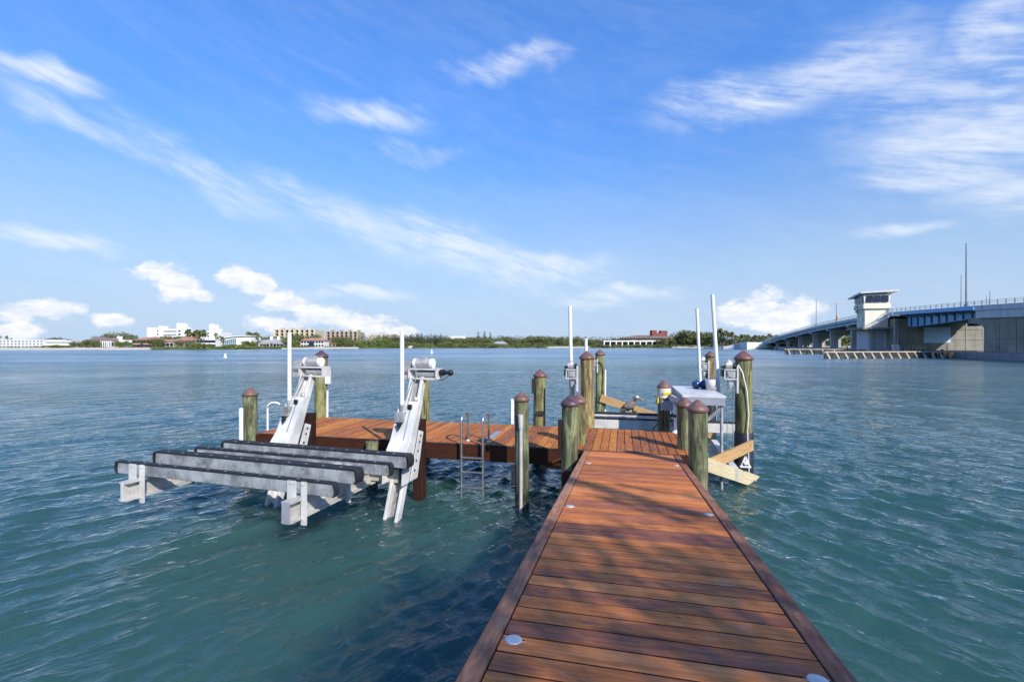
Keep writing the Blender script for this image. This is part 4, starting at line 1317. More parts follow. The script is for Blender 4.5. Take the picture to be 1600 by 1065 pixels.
# walkway ramp -------------------------------------------------
ramp_ = thing('wooden_walkway', 'sloping red-brown hardwood walkway leading from the camera down to the dock', 'walkway', (0.145, -2.6, 0), 0, None, DK)
RV0, RV1 = -.65, .94
slope = math.atan(.0813)
pitch = .1425
q = MB(); q.bar((-.5 * (RV1 - RV0 - .21), 0, 0), (.5 * (RV1 - RV0 - .21), 0, 0), .1305, .034, .002)
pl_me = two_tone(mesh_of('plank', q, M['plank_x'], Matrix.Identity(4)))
mroot = MATS[ramp_.name].inverted() @ DK.m
n = 0
u = 8.40 - pitch / 2 - .11
while u > -2.9:
    o = bpy.data.objects.new('plank', pl_me); COL.objects.link(o); o.parent = ramp_
    o.location = mroot @ Vector(((RV0 + RV1) / 2, u, zr(u) - .016 + rnd.uniform(-.0012, .0012)))
    o.rotation_euler = (-slope, rnd.uniform(-.0015, .0015), rnd.uniform(-.0012, .0012))
    u -= pitch
q = MB(); q.bar((RV0, 8.345, zr(8.345) - .012), (RV1 - .10, 8.345, zr(8.345) - .012), .10, .034, .004); part('end_board', q, M['trim_x'], ramp_, DK)
seg = [8.29, 5.0, 1.4, -2.9]
for side in (0, 1):
    for a, b_ in zip(seg, seg[1:]):
        va = RV0 + .048 if side == 0 else RV1 - .048
        q = MB(); q.bar((va, a - .002, zr(a) - .012), (va, b_ + .002, zr(b_) - .012), .092, .036, .005); part('border_board', q, M['trim'], ramp_, DK, center=True)
        vb = RV0 + .03 if side == 0 else RV1 - .03
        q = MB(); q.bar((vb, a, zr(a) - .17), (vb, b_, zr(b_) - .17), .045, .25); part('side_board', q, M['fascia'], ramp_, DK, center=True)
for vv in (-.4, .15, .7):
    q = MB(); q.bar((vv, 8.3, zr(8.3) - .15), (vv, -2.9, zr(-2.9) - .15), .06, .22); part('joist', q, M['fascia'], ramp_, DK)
q = MB(); q.bar((-.95, 7.65, zr(7.6) - .36), (1.2, 7.65, zr(7.6) - .36), .1, .24); part('cross_beam', q, M['fascia'], ramp_, DK)

# deck lights on the ramp
lm = MB()
pts = []
for k in range(20):
    a = 2 * math.pi * k / 20
    x_ = math.cos(a) * .062; y_ = math.sin(a) * .050
    if abs(x_) > .045: x_ *= 1.25
    pts.append((x_, y_))
lm.lathe([(0.062, 0), (0.060, .010), (.050, .016), (.0, .018)], (0, 0, 0), 24)
lm.prism([(-.085, 0, 0), (-.05, -.028, 0), (.05, -.028, 0), (.085, 0, 0), (.05, .028, 0), (-.05, .028, 0)], (0, 0, .007))
lm.v = [(x * .66, y * .66, z * .45) for x, y, z in lm.v]
lme = mesh_of('cover', lm, M['chrome'], Matrix.Identity(4))
sc_ = MB(); sc_.lathe([(.006, 0), (.006, .002), (0, .002)], (0, 0, 0), 8)
sme = mesh_of('screw', sc_, M['rubber'], Matrix.Identity(4))
LB = [((783, 997), 'nearest round chrome deck light, at the left border of the walkway'),
      ((881, 790), 'round chrome deck light halfway down the left border of the walkway'),
      ((1110, 804), 'round chrome deck light halfway down the right border of the walkway'),
      ((1291, 1066), 'chrome deck light at the bottom right corner of the walkway'),
      ((1058, 727), 'small chrome deck light at the right corner where the walkway meets the dock'),
      ((913, 723), 'small chrome deck light at the left corner near the end of the walkway')]
for (px, py), lab in LB:
    best = None
    for k in range(20, 900):
        d = k * .01
        v_, u_ = dk_of(px, d)
        e = abs(zof(py, d) - zr(u_))
        if best is None or e < best[0]: best = (e, v_, u_)
    _, v_, u_ = best
    v_ = RV0 + .16 if v_ < 0.1 else RV1 - .16
    mw = DK.m @ Matrix.Translation((v_, u_, zr(u_) + .0015)) @ Matrix.Rotation(-slope, 4, 'X')
    o = bpy.data.objects.new('deck_light', None); COL.objects.link(o); o.matrix_world = mw; o.empty_display_size = .05
    setp(o, lab, 'deck light', 'chrome deck lights on the walkway')
    link_child('cover', lme, o, (0, 0, 0)); link_child('screw', sme, o, (.047, 0, .0033)); link_child('screw', sme, o, (-.047, 0, .0033))

# T platform ----------------------------------------------------
dock = thing('wooden_dock', 'red-brown hardwood dock platform stretching left from the end of the walkway', 'dock', (-3.2, 9.5, 0), 0, None, DK)
q = MB(); q.bar((0, U0 + .02, 0), (0, U1 - .02, 0), .1365, .032, .005)
a = MB(); a.v = [(x, y - 9.5, z) for x, y, z in q.v]; a.f = q.f; a.sm = q.sm
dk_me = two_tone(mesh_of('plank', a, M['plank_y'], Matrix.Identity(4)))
md = MATS[dock.name].inverted() @ DK.m
v = VR - .075
while v > VL + .05:
    o = bpy.data.objects.new('plank', dk_me); COL.objects.link(o); o.parent = dock
    o.location = md @ Vector((v, 9.5, ZD - .016 + rnd.uniform(-.0015, .0015)))
    o.rotation_euler = (0, 0, rnd.uniform(-.0006, .0006))
    v -= .1462
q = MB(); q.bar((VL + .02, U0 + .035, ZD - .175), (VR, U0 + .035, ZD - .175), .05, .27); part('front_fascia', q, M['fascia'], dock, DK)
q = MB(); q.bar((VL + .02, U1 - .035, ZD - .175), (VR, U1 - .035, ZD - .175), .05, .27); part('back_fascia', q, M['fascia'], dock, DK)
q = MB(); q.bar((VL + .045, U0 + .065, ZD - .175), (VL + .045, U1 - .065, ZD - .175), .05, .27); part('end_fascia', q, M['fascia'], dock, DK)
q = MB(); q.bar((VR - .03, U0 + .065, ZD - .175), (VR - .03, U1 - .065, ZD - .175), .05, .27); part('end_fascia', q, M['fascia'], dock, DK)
for vv in np.arange(VL + .7, VR - .3, .75):
    q = MB(); q.bar((vv, U0 + .07, ZD - .16), (vv, U1 - .07, ZD - .16), .05, .24); part('joist', q, M['fascia'], dock, DK)
for (va, vb) in ((-1.35, -1.0), (-.8, -1.05)):
    q = MB(); q.bar((va, U0 - .06, ZD - .30), (vb, U0 - .06, ZD - .12), .03, .05); part('hanger_strap', q, M['fascia'], dock, DK)
q = MB(); q.bar((-1.5, U0 + .3, ZD - .37), (-.75, U0 + .3, ZD - .37), .10, .14); part('corner_blocking', q, M['timber'], dock, DK)
v0, u0 = dk_of(768, 9.31); v1, u1 = dk_of(790, 10.13)
q = MB(); q.box((-2.58, 9.35, ZD + .006), (.12, .84, .012)); part('white_plate', q, M['grey_box'], dock, DK, label='pale rectangular plate set along the deck boards')

# pilings -------------------------------------------------------
def piling(name, px, d, ytop, r, mat, cap, label, capbot=None, wrap=None, base=-2.4, group='round wooden dock pilings', seed=0, vu=None):
    """ytop: row of the cap's apex"""
    x = (px - 800) / F * d; y = d
    if vu:
        p = DK.m @ Vector((vu[0], vu[1], 0)); x, y = p.x, p.y; d = y
    zt_ = zof(ytop, d)
    o = thing(name, label, 'piling', (x, y, 0), 0, group)
    rr = random.Random(seed or px)
    caph = r * .88 if cap else 0
    top = zt_ - caph
    L = Fr(0, (x, y, 0))
    q = MB()
    n = 26; zs = list(np.linspace(base, top, 22))
    vs = []
    ph = [rr.uniform(0, 6.28) for _ in range(5)]
    lean = (rr.uniform(-.018, .018), rr.uniform(-.018, .018))
    for z in zs:
        for k in range(n):
            a = 2 * math.pi * k / n
            w = r * (1 - .012 * (z - base) + .018 * math.sin(3 * a + ph[0] + z * .6) + .012 * math.sin(7 * a + ph[1] - z) + .010 * math.sin(13 * a + ph[2]) + rr.uniform(-.004, .004))
            vs.append((w * math.cos(a) + lean[0] * (z - top), w * math.sin(a) + lean[1] * (z - top), z))
    fs = [(i * n + k, i * n + (k + 1) % n, (i + 1) * n + (k + 1) % n, (i + 1) * n + k) for i in range(len(zs) - 1) for k in range(n)]
    q.add(vs, fs, True)
    q.add([vs[-n + k] for k in range(n)], [tuple(range(n))])
    part('post', q, mat, o, L)
    if cap:
        q = MB(); q.lathe([(r * 1.06, -.05), (r * 1.09, -.045), (r * 1.12, -.02), (r * 1.10, .0), (r * .80, caph * .33), (r * .46, caph * .66), (r * .14, caph * .95), (.0, caph)], (0, 0, top + .002), 28)
        part('cap', q, cap, o, L)
    if wrap:
        zw = zof(wrap, d)
        q = MB(); q.lathe([(r * 1.02, -2.0), (r * 1.06, -.2), (r * 1.06, zw - .015), (r * 1.01, zw)], (0, 0, 0), 28)
        part('black_wrap', q, M['wrap'], o, L)
    return o, L, top


pA, LA, tA = piling('piling', 391, 10.0, 605, .145, M['pile_green'], M['cap'], 'leftmost capped green piling, at the far left corner of the dock', seed=1)
q = MB(); q.tube([(-.13, -.09, -1), (-.13, -.09, tA - .30)], .055, 10); part('pvc_sleeve', q, M['pvc'], pA, LA)
pB, LB_, tB = piling('piling', 502, 12.3, 547, .165, M['pile_olive'], M['cap_dark'], 'tall yellow green piling behind the left winch, at the back edge of the dock', seed=2)
q = MB(); q.tube([(.175, -.05, .4), (.18, -.05, tB - .9)], .028, 8); q.box((.20, -.06, tB - .55), (.12, .1, .35)); part('conduit', q, M['pvc'], pB, LB_)
pC, LC, tC = piling('piling', 663, 11.75, 580, .125, M['pile_olive'], M['cap'], 'yellow green piling behind the right inclined lift arm', seed=3)
pF, LF_, tF = piling('piling', 815, 8.03, 612, .125, M['pile_green'], M['cap'], 'dark green capped piling with a white pipe on its front, right of the swim ladder', seed=4)
q = MB(); q.tube([(-.015, -.135, -1.1), (-.015, -.135, 1.45)], .030, 12); q.tube([(-.015, -.135, 1.43), (-.02, -.14, 1.66)], [.040, .046], 12); part('pvc_pipe', q, M['alu_tan'], pF, LF_)
q = MB(); q.box((-.155, -.02, 1.70), (.045, .08, .42)); part('white_box', q, M['pvc'], pF, LF_)
q = MB(); q.box((-.15, -.03, .62), (.06, .12, .34)); part('bracket', q, M['rubber'], pF, LF_)
pG, LG, tG = piling('piling', 844, 11.0, 577, .146, M['pile_olive'], M['cap_red'], 'slim olive piling at the back edge of the dock, right behind the ladder piling', seed=5)
q = MB(); q.box((-.165, -.03, tG - .25), (.07, .1, .34)); q.tube([(.1, -.125, .7), (.1, -.125, tG - .3)], .014, 6); q.box((.0, -.15, 1.25), (.16, .05, .09)); part('hardware', q, M['rubber'], pG, LG)
pH1, LH1, tH1 = piling('piling', 892, 7.8, 617, .142, M['pile_green'], M['cap_dark'], 'nearest piling left of the walkway, pale green with a dark purple cap', seed=6, vu=(-.835, 7.75))
q = MB(); q.box((-.17, .0, 1.35), (.05, .09, .5)); part('rub_strip', q, M['brownpost'], pH1, LH1)
pH2, LH2, tH2 = piling('piling', 906, 8.9, 615, .140, M['pile_olive'], M['cap'], 'piling half hidden behind the dark-capped one left of the walkway', seed=7, vu=(-.80, 8.95))
pI, LI, tI = piling('piling', 917, 10.9, 548, .163, M['pile_yellow'], M['cap_red'], 'thick tall yellow brown piling at the back edge of the dock near its middle', seed=8)
pJ, LJ, tJ = piling('piling', 937.5, 14.8, 546, .145, M['pile_olive'], M['cap_red'], 'tall thin piling with black wrap standing in the water behind the middle of the dock', wrap=620, seed=9)
q = MB(); q.tube([(.15, -.05, .2), (.155, -.05, tJ - .5)], .03, 8); part('conduit', q, M['pvc'], pJ, LJ)
q = MB(); q.tube([(.02, -.155, 1.2), (.06, -.155, tJ - .6), (.03, -.155, tJ - .35), (-.06, -.155, tJ - .25), (-.12, -.12, tJ - .3)], .014, 6); part('cable', q, M['rubber'], pJ, LJ)
pK, LK, tK = piling('piling', 1037.5, 10.75, 594, .14, M['pile_yellow'], M['cap'], 'short capped piling carrying the electric box beside the white table', seed=10)
q = MB(); q.lathe([(.149, 0), (.149, tK - 1.64)], (0, 0, 1.62), 24); part('cream_sleeve', q, M['cream_wrap'], pK, LK)
q = MB(); q.box((.03, -.152, tK - .16), (.20, .02, .05)); q.box((-.15, 0, tK - .34), (.03, .12, .14)); part('yellow_tape', q, M['yellow'], pK, LK)
q = MB(); q.box((.0, -.19, 1.46), (.25, .10, .21)); part('electric_box', q, M['grey_box'], pK, LK)
for k in range(4):
    xx = -.06 + k * .05
    q = MB(); q.tube([(xx, -.17, 1.40), (xx + .03 * k - .02, -.2, 1.2), (xx + .07 * k - .06, -.22, 1.05), (xx + .10 * (k - 1), -.15, .99)], .010, 6); part('cable', q, M['rubber'], pK, LK)
q = MB(); q.tube([(-.08, -.16, 1.4), (-.12, -.3, 1.25), (-.3, -.45, 1.08), (-.42, -.5, .97)], .012, 6); part('cable', q, M['rubber'], pK, LK)
pL, LL, tL = piling('piling', 1110, 14.2, 548, .15, M['pile_yellow'], M['cap'], 'tall yellow piling with black wrap behind the white table', wrap=602, seed=11)
q = MB(); q.tube([(.16, -.03, .2), (.16, -.03, tL - .4)], .02, 8); part('conduit', q, M['grey_metal'], pL, LL)
pM, LM, tM = piling('piling', 1162, 10.05, 547, .178, M['pile_olive'], M['cap_red'], 'thickest piling at the far right, olive above and black-wrapped below', wrap=674, seed=12)
q = MB(); q.tube([(-.17, -.1, tM - .15), (-.12, -.19, tM - .3), (-.03, -.195, tM - .7), (.01, -.195, tM - 1.2), (-.02, -.195, 1.0), (0, -.20, .5), (.02, -.2, -.1)], .012, 6); part('conduit', q, M['pvc'], pM, LM)
pN1, LN1, tN1 = piling('piling', 1086, 7.0, 624, .142, M['pile_green'], M['cap'], 'nearest piling right of the walkway, mossy green with a brown cap', seed=13, vu=(1.10, 7.45))
pN2, LN2, tN2 = piling('piling', 1068, 8.9, 620, .142, M['pile_green'], M['cap'], 'piling half hidden behind the mossy one right of the walkway', seed=14, vu=(1.10, 8.95))

# brown posts of the left lift and piles under the dock
for (px, d, yt, r, mat, lab, nm) in ((655.5, 8.7, 655, .095, 'brownpost', 'dark brown square post behind the right inclined lift arm', 'square'),
                                     (484.5, 9.4, 645, .085, 'brownpost', 'short dark brown square post beside the left inclined lift arm', 'square'),
                                     (581, 9.25, 689.5, .12, 'pile_green', 'short green pile under the front edge of the dock between the lift arms', 'round')):
    x = (px - 800) / F * d
    q = MB()
    if nm == 'square':
        q.bar((x, d, -2.2), (x, d, zof(yt, d)), r * 2, r * 2, .012, up=(.25, 1, 0))
        solo('dock_post', q, M[mat], lab, 'post')
    else:
        q.tube([(x, d, -2.2), (x, d, zof(yt, d))], r, 18); solo('piling', q, M[mat], lab, 'piling', 'round wooden dock pilings')

# timber braces
def brace(label, A, B, w, mat, taper=False):
    A = Vector(A); B = Vector(B)
    q = MB(); q.bar(A, B, .05, w, .004)
    L_ = (B - A)
    o = solo('timber_brace', q, mat, label, 'timber brace', 'timber braces between the pilings')
    return o


def brace2(label, A, B, w, mat, cut=0.0):
    """plank standing on edge, own x axis along its length so the grain follows it"""
    A = Vector(A); B = Vector(B); dvec = B - A; L_ = dvec.length
    ang = math.atan2(dvec.y, dvec.x); tilt = math.asin(dvec.z / L_)
    q = MB()
    prof = [(0, -w / 2), (L_ - cut, -w / 2), (L_, w / 2 - .03 if cut else -w / 2), (L_, w / 2), (0, w / 2)]
    if not cut: prof = [(0, -w / 2), (L_, -w / 2), (L_, w / 2), (0, w / 2)]
    q.prism([(a, -.025, b_) for a, b_ in prof], (0, .05, 0))
    q.tube([(L_ - .12, -.04, .02), (L_ - .12, -.02, .02)], .018, 8)
    me = mesh_of('timber_brace', q, mat, Matrix.Identity(4))
    o = bpy.data.objects.new('timber_brace', me); COL.objects.link(o)
    o.matrix_world = Matrix.Translation(A) @ Matrix.Rotation(ang, 4, 'Z') @ Matrix.Rotation(-tilt, 4, 'Y')
    MATS[o.name] = o.matrix_world.copy()
    return setp(o, label, 'timber brace', 'timber braces between the pilings')


brace2('yellow plank rising from the walkway pilings to the black-wrapped right piling', P3(1078, 739, 8.45), P3(1175.5, 695, 9.83), .215, M['timber'])
brace2('pale plank sloping down into the water beside the black-wrapped right piling', P3(1078, 716, 8.40), P3(1183, 752.5, 9.72), .25, M['timber_pale'], cut=.38)
brace2('distant yellow plank with the pelican on it, sloping down behind the dock', P3(938, 621.5, 14.62), P3(1112, 679, 14.0), .235, M['timber'])

# swim ladder ---------------------------------------------------
def hoop_ladder(label, v_, u_, z0, zb, width, h, name, mat, legs=True, rungs=()):
    pass


lad = thing('swim_ladder', 'grey steel swim ladder with two hooped rails hanging off the front of the dock', 'ladder', (-2.9, U0, ZD), 0, 'dock ladders', DK)


def rail_pts(v_, ua, ub, ztop, zlow, zdk):
    pts = [(v_, ua, zlow), (v_, ua, ztop - .12)]
    r = (ub - ua) / 2
    for k in range(0, 9):
        a = math.pi * k / 8
        pts.append((v_, ua + r - r * math.cos(a), ztop - .12 + .12 * math.sin(a)))
    pts.append((v_, ub, zdk + .005))
    return pts


for px in (716, 752.5):
    # rail seen at this column
    dd = 8.62
    v_, u_ = dk_of(px, dd)
    q = MB(); q.tube(rail_pts(v_, U0 - .10, U0 + .30, zof(647, 8.75), -.45, ZD), .021, 10); part('rail', q, M['steel'], lad, DK)
    q = MB(); q.lathe([(.05, 0), (.045, .012), (.024, .03)], (v_, U0 + .30, ZD + .001), 14); part('foot_flange', q, M['chrome'], lad, DK)
va, _ = dk_of(716, 8.62); vb, _ = dk_of(752.5, 8.62)
for py in (720, 743, 768):
    z = zof(py, 8.5)
    q = MB(); q.bar((va, U0 - .10, z), (vb, U0 - .10, z), .07, .028, .008); part('rung', q, M['steel'], lad, DK)
# hoops at the left end of the dock
lad2 = thing('swim_ladder', 'white hooped ladder rails standing at the left end of the dock', 'ladder', (VL, 9.4, ZD), 0, 'dock ladders', DK)
for (uu, px) in ((9.0, 404), (9.75, 424)):
    q = MB()
    r = .16; pts = [(VL - .13, uu, -.5), (VL - .13, uu, ZD + .46)]
    for k in range(9):
        a = math.pi * k / 8
        pts.append((VL + .06 - .19 * math.cos(a), uu, ZD + .46 + .12 * math.sin(a)))
    pts.append((VL + .25, uu, ZD))
    q.tube(pts, .022, 10); part('rail', q, M['pvc'], lad2, DK)
for z in (.5, .2, -.1):
    q = MB(); q.bar((VL - .13, 9.0, z), (VL - .13, 9.75, z), .06, .03); part('rung', q, M['pvc'], lad2, DK)

# left boat lift -------------------------------------------------
lift = thing('boat_lift', 'white inclined two-arm boat lift with four long padded bunks over the water', 'boat lift', (-5.4, 6.7, 0), 0, None, LF)
QF, QT, ZT_ = 6.70, 7.58, 2.24       # track foot at z=0 and its top


def qz(z): return QF + (QT - QF) * z / ZT_


def ibeam(p, q0, q1, z0, z1):
    m_ = MB(); zc = (z0 + z1) / 2
    m_.box((p, (q0 + q1) / 2, z0 + .012), (.17, q1 - q0, .024)); m_.box((p, (q0 + q1) / 2, z1 - .012), (.17, q1 - q0, .024)); m_.box((p, (q0 + q1) / 2, zc), (.02, q1 - q0, z1 - z0 - .05))
    return m_


for p_ in (-4.62, -7.62):
    part('cantilever_beam', ibeam(p_, 5.0, 7.0, .50, .78), M['alu_tan'], lift, LF)
    q = MB(); q.box((p_, 4.99, .64), (.04 if p_ < -5 else .12, .02, .28)); part('end_plate', q, M['alu_white'] if p_ < -5 else M['grey_box'], lift, LF)
    # diagonal plate in the web
    q = MB(); q.prism([(p_ + .012, 5.55, .53), (p_ + .012, 5.95, .53), (p_ + .012, 6.2, .75), (p_ + .012, 5.85, .75)], (.035, 0, 0)); part('web_gusset', q, M['alu_tan'], lift, LF)
q = MB(); q.box((-5.92, 6.95, .66), (3.70, .16, .22)); part('carriage_beam', q, M['alu_tan'], lift, LF)


def bunk(pl, pr, qc, zc, w, hh, pad):
    m_ = MB(); m_.bar((pl + .06, qc, zc - .01), (pr - .06, qc, zc - .01), w, hh - .03, .006); o = part('bunk_beam', m_, M['alu'], lift, LF, center=True)
    # wrap-around pad: top strip curling over rounded ends
    m_ = MB(); r = hh / 2
    outer = []; inner = []
    for sgn, pe in ((-1, pl + r * .55), (1, pr - r * .55)):
        rng = range(0, 9) if sgn < 0 else range(8, -1, -1)
        for k in rng:
            a = math.pi * (-.5 + k / 8)
            outer.append((pe + sgn * r * .55 * math.cos(a) * 1.0 * 1.0, qc, zc + r * math.sin(a)))
            inner.append((pe + sgn * (r * .55 - .02) * math.cos(a), qc, zc + (r - .022) * math.sin(a)))
    n = len(outer); vs = []
    for side in (-w / 2 - .012, w / 2 + .012):
        vs += [(x_, y_ + side, z_) for x_, y_, z_ in outer] + [(x_, y_ + side, z_) for x_, y_, z_ in inner]
    fs = []
    for k in range(n - 1):
        fs += [(k, k + 1, n + k + 1, n + k), (2 * n + k + 1, 2 * n + k, 3 * n + k, 3 * n + k + 1), (k + 1, k, 2 * n + k, 2 * n + k + 1), (n + k, n + k + 1, 3 * n + k + 1, 3 * n + k)]
    fs += [(0, n, 3 * n, 2 * n), (n - 1, 3 * n - 1, 4 * n - 1, 2 * n - 1)]
    m_.add(vs, fs); pd = part('bunk_pad', m_, M['bunk_pad'], lift, LF)
    # little fixing clips along the pad
    for k in range(12):
        xx = pl + .3 + k * (pr - pl - .6) / 11
        c = MB(); c.box((xx, qc - w / 4, zc + r + .004), (.035, .012, .008), .6); part('clip', c, M['steel'], pd, LF)


bunk(-8.13, -4.02, 5.25, .92, .055, .20, 1)
bunk(-7.92, -4.00, 5.73, .98, .15, .22, 1)
bunk(-7.66, -3.77, 6.20, .965, .06, .20, 1)
bunk(-7.56, -3.72, 6.68, .98, .15, .22, 1)
# risers that carry the bunks
for p_ in (-4.62, -7.62):
    for qc, zb in ((5.25, 1.0), (5.73, .88), (6.20, 1.0), (6.68, .88)):
        for dp in (-.10, .10):
            q = MB()
            if qc in (5.25, 6.20):
                q.box((p_ + dp, qc - .045, (.42 + zb) / 2), (.13 if dp < 0 else .075, .03, zb - .42)); q.tube([(p_ + dp, qc - .075, zb - .03), (p_ + dp, qc - .06, zb - .03)], .012, 6)
                q.tube([(p_ + dp, qc - .075, .5), (p_ + dp, qc - .06, .5)], .012, 6)
            else:
                q.box((p_ + dp, qc, (.78 + zb) / 2), (.06, .12, zb - .78))
            part('riser', q, M['alu_white'], lift, LF)
for k, p_ in enumerate((-6.48, -4.09)):
    # track: two flanges and a web, running down into the water
    dz = -1.3
    A_ = Vector((p_, qz(dz), dz)); B_ = Vector((p_, QT, ZT_))
    for s in (-.105, .105):
        q = MB(); q.bar(A_ + Vector((s, 0, 0)), B_ + Vector((s, 0, 0)), .055, .13, .006, up=(0, -1, .4)); part('track_rail', q, M['alu_white'], lift, LF)
    q = MB(); q.bar(A_ + Vector((0, .05, 0)), B_ + Vector((0, .05, 0)), .16, .015, up=(0, -1, .4)); part('track_web', q, M['alu'] if k else M['alu_white'], lift, LF)
    # carriage: two side plates flaring towards the cradle and a sloping face
    out = [(qz(1.85) - .03, 1.85), (qz(1.85) - .16, 1.85), (qz(1.3) - .24, 1.25), (6.74, .98), (6.70, .56), (qz(.56) - .02, .56)]
    for s in (-.19, .17):
        q = MB(); q.prism([(p_ + s, a, b_) for a, b_ in out], (.02, 0, 0)); part('carriage_plate', q, M['alu_white'], lift, LF)
    q = MB()
    for (a0, z0), (a1, z1) in zip(out[1:4], out[2:4]):
        q.add([(p_ - .17, a0, z0), (p_ + .17, a0, z0), (p_ + .17 , a1, z1), (p_ - .17, a1, z1)], [(0, 1, 2, 3)])
        q.add([(p_ - .17, a0 + .02, z0), (p_ + .17, a0 + .02, z0), (p_ + .17, a1 + .02, z1), (p_ - .17, a1 + .02, z1)], [(3, 2, 1, 0)])
    part('carriage_face', q, M['alu_white'], lift, LF)
    q = MB(); q.box((p_ - .09, qz(1.62) - .22, 1.60), (.16, .12, .16)); part('pole_bracket', q, M['alu'], lift, LF)
    # guide pole
    q = MB(); q.tube([(p_ - .12, 7.22, 1.58), (p_ - .12, 7.22, 3.06)], .037, 14); part('guide_pole', q, M['pvc'], lift, LF)
    q = MB(); q.tube([(p_ - .12, 7.22, 1.45), (p_ - .12, 7.22, 1.80)], .05, 12); part('pole_socket', q, M['alu'], lift, LF)
    # back stay to the dock
    q = MB(); q.prism([(p_ + .14, qz(1.35) + .10, 1.35), (p_ + .14, qz(1.35) + .24, 1.30), (p_ + .14, qz(.55) + .34, .55), (p_ + .14, qz(.55) + .10, .55)], (.02, 0, 0)); bp = part('mounting_plate', q, M['alu_white'], lift, LF)
    for zz in (.7, .85, 1.0, 1.15, 1.25):
        c = MB(); c.tube([(p_ + .165, qz(zz) + .18, zz), (p_ + .158, qz(zz) + .18, zz)], .022, 8); part('bolt_hole', c, M['rubber'], bp, LF)
    q = MB(); q.prism([(p_ - .10, qz(1.5) - .30, 1.52), (p_ + .02, qz(1.5) - .30, 1.52), (p_ - .05, qz(1.5) - .32, 1.40)], (0, .03, 0)); part('dark_gusset', q, M['rubber'], lift, LF)
    q = MB(); q.bar((p_ + .05, qz(1.0) - .24, 1.0), (p_ + .05, qz(1.75) - .185, 1.72), .02, .012, up=(0, -1, .4)); part('slot', q, M['grey_metal'], lift, LF)
    q = MB(); q.box((p_ + .04, qz(1.78) - .19, 1.76), (.07, .03, .09)); part('slot', q, M['rubber'], lift, LF)
    # winch on top
    c = Vector((p_, QT + .03, ZT_ + .16))
    q = MB(); q.box((c.x + .12, c.y, c.z), (.56, .22, .03)); q.box((c.x + .12, c.y, c.z - .17), (.56, .22, .03)); q.box((c.x + .39, c.y, c.z - .085), (.03, .22, .2)); q.box((c.x - .15, c.y, c.z - .085), (.03, .22, .2))
    part('winch_frame', q, M['alu_white'], lift, LF)
    q = MB(); q.tube([c + Vector((-.03, 0, -.085)), c + Vector((.37, 0, -.085))], .062, 16)
    for j in range(7): q.tube([c + Vector((.02 + j * .045, 0, -.085)), c + Vector((.04 + j * .045, 0, -.085))], .070, 16)
    part('cable_drum', q, M['motor'], lift, LF)
    q = MB(); q.tube([c + Vector((-.04, 0, .10)), c + Vector((.24, 0, .10))], .082, 18); q.box((c.x + .1, c.y, c.z + .19), (.14, .1, .05)); part('motor', q, M['motor'], lift, LF)
    q = MB(); q.tube([c + Vector((.24, 0, .10)), c + Vector((.29, 0, .10))], .088, 18); q.tube([c + Vector((-.09, 0, .10)), c + Vector((-.04, 0, .10))], .088, 18); part('motor_cap', q, M['pvc'], lift, LF)
    q = MB(); q.tube([c + Vector((-.32, 0, -.02)), c + Vector((-.16, 0, -.02))], .09, 14); q.box((c.x - .24, c.y, c.z + .08), (.13, .15, .1)); q.box((c.x - .24, c.y, c.z - .15), (.18, .16, .09)); part('gearbox', q, M['motor'], lift, LF)
    if k:
        q = MB(); q.tube([c + Vector((.42, 0, -.06)), c + Vector((.5, 0, -.06))], .055, 12); q.tube([c + Vector((.5, 0, -.06)), c + Vector((.6, 0, -.06))], .035, 10)
        q.ball(c + Vector((.62, 0, -.06)), .055, 10, 6); q.tube([c + Vector((.6, 0, -.1)), c + Vector((.5, -.05, -.19)), c + Vector((.36, -.05, -.18))], .008, 6); part('limit_switch', q, M['rubber'], lift, LF)
    for s in (-.03, .03):
        q = MB(); q.tube([(p_ + s, QT - .1, ZT_ + .05), (p_ + s - .05, qz(1.65) - .17, 1.72)], .006, 5); part('cable', q, M['cable'], lift, LF)
    q = MB(); q.ball((p_ + .07, qz(1.9) - .10, 1.86), (.05, .03, .07), 8, 6); part('pulley', q, M['motor'], lift, LF)

# right boat lift: four pilings carry winches, cables and a cradle -------------
cradle = thing('lift_cradle', 'white beam cradle of the four-post boat lift behind the dock', 'boat lift', (1.0, 12.2, 0), 0, None, DK)
q = MB(); q.bar((-.9, 12.2, .83), (2.65, 12.2, .83), .16, .25, .01); part('cradle_beam', q, M['alu_white'], cradle, DK, center=True)
q = MB(); q.bar((-.9, 12.2, .965), (2.65, 12.2, .965), .2, .02); part('rubber_strip', q, M['rubber'], cradle, DK)
q = MB(); q.bar((-.95, 12.42, 1.0), (2.1, 12.42, 1.0), .16, .05, .01); part('bunk', q, M['alu_white'], cradle, DK)
q = MB(); q.bar((-1.0, 12.45, 1.05), (2.1, 12.45, 1.05), .18, .05, .01); part('bunk_pad', q, M['bunk_pad'], cradle, DK)
q = MB(); q.bar((2.15, 9.95, .30), (2.15, 12.1, .42), .14, .26, .01); part('side_beam', q, M['alu_white'], cradle, DK)
q = MB(); q.bar((1.70, 10.4, .48), (1.70, 12.1, .58), .10, .22, .01); part('side_beam', q, M['grey_box'], cradle, DK)
q = MB(); q.bar((1.72, 10.6, .5), (1.72, 10.6, .95), .08, .06); part('upright', q, M['grey_box'], cradle, DK)
q = MB(); q.bar((2.30, 10.1, .42), (2.38, 10.1, .62), .03, .03); q.bar((2.46, 10.1, .42), (2.38, 10.1, .62), .03, .03); q.bar((2.28, 10.1, .42), (2.48, 10.1, .42), .04, .03); q.tube([(2.38, 10.05, .5), (2.38, 10.15, .5)], .035, 10); part('lifting_shackle', q, M['pvc'], cradle, DK)


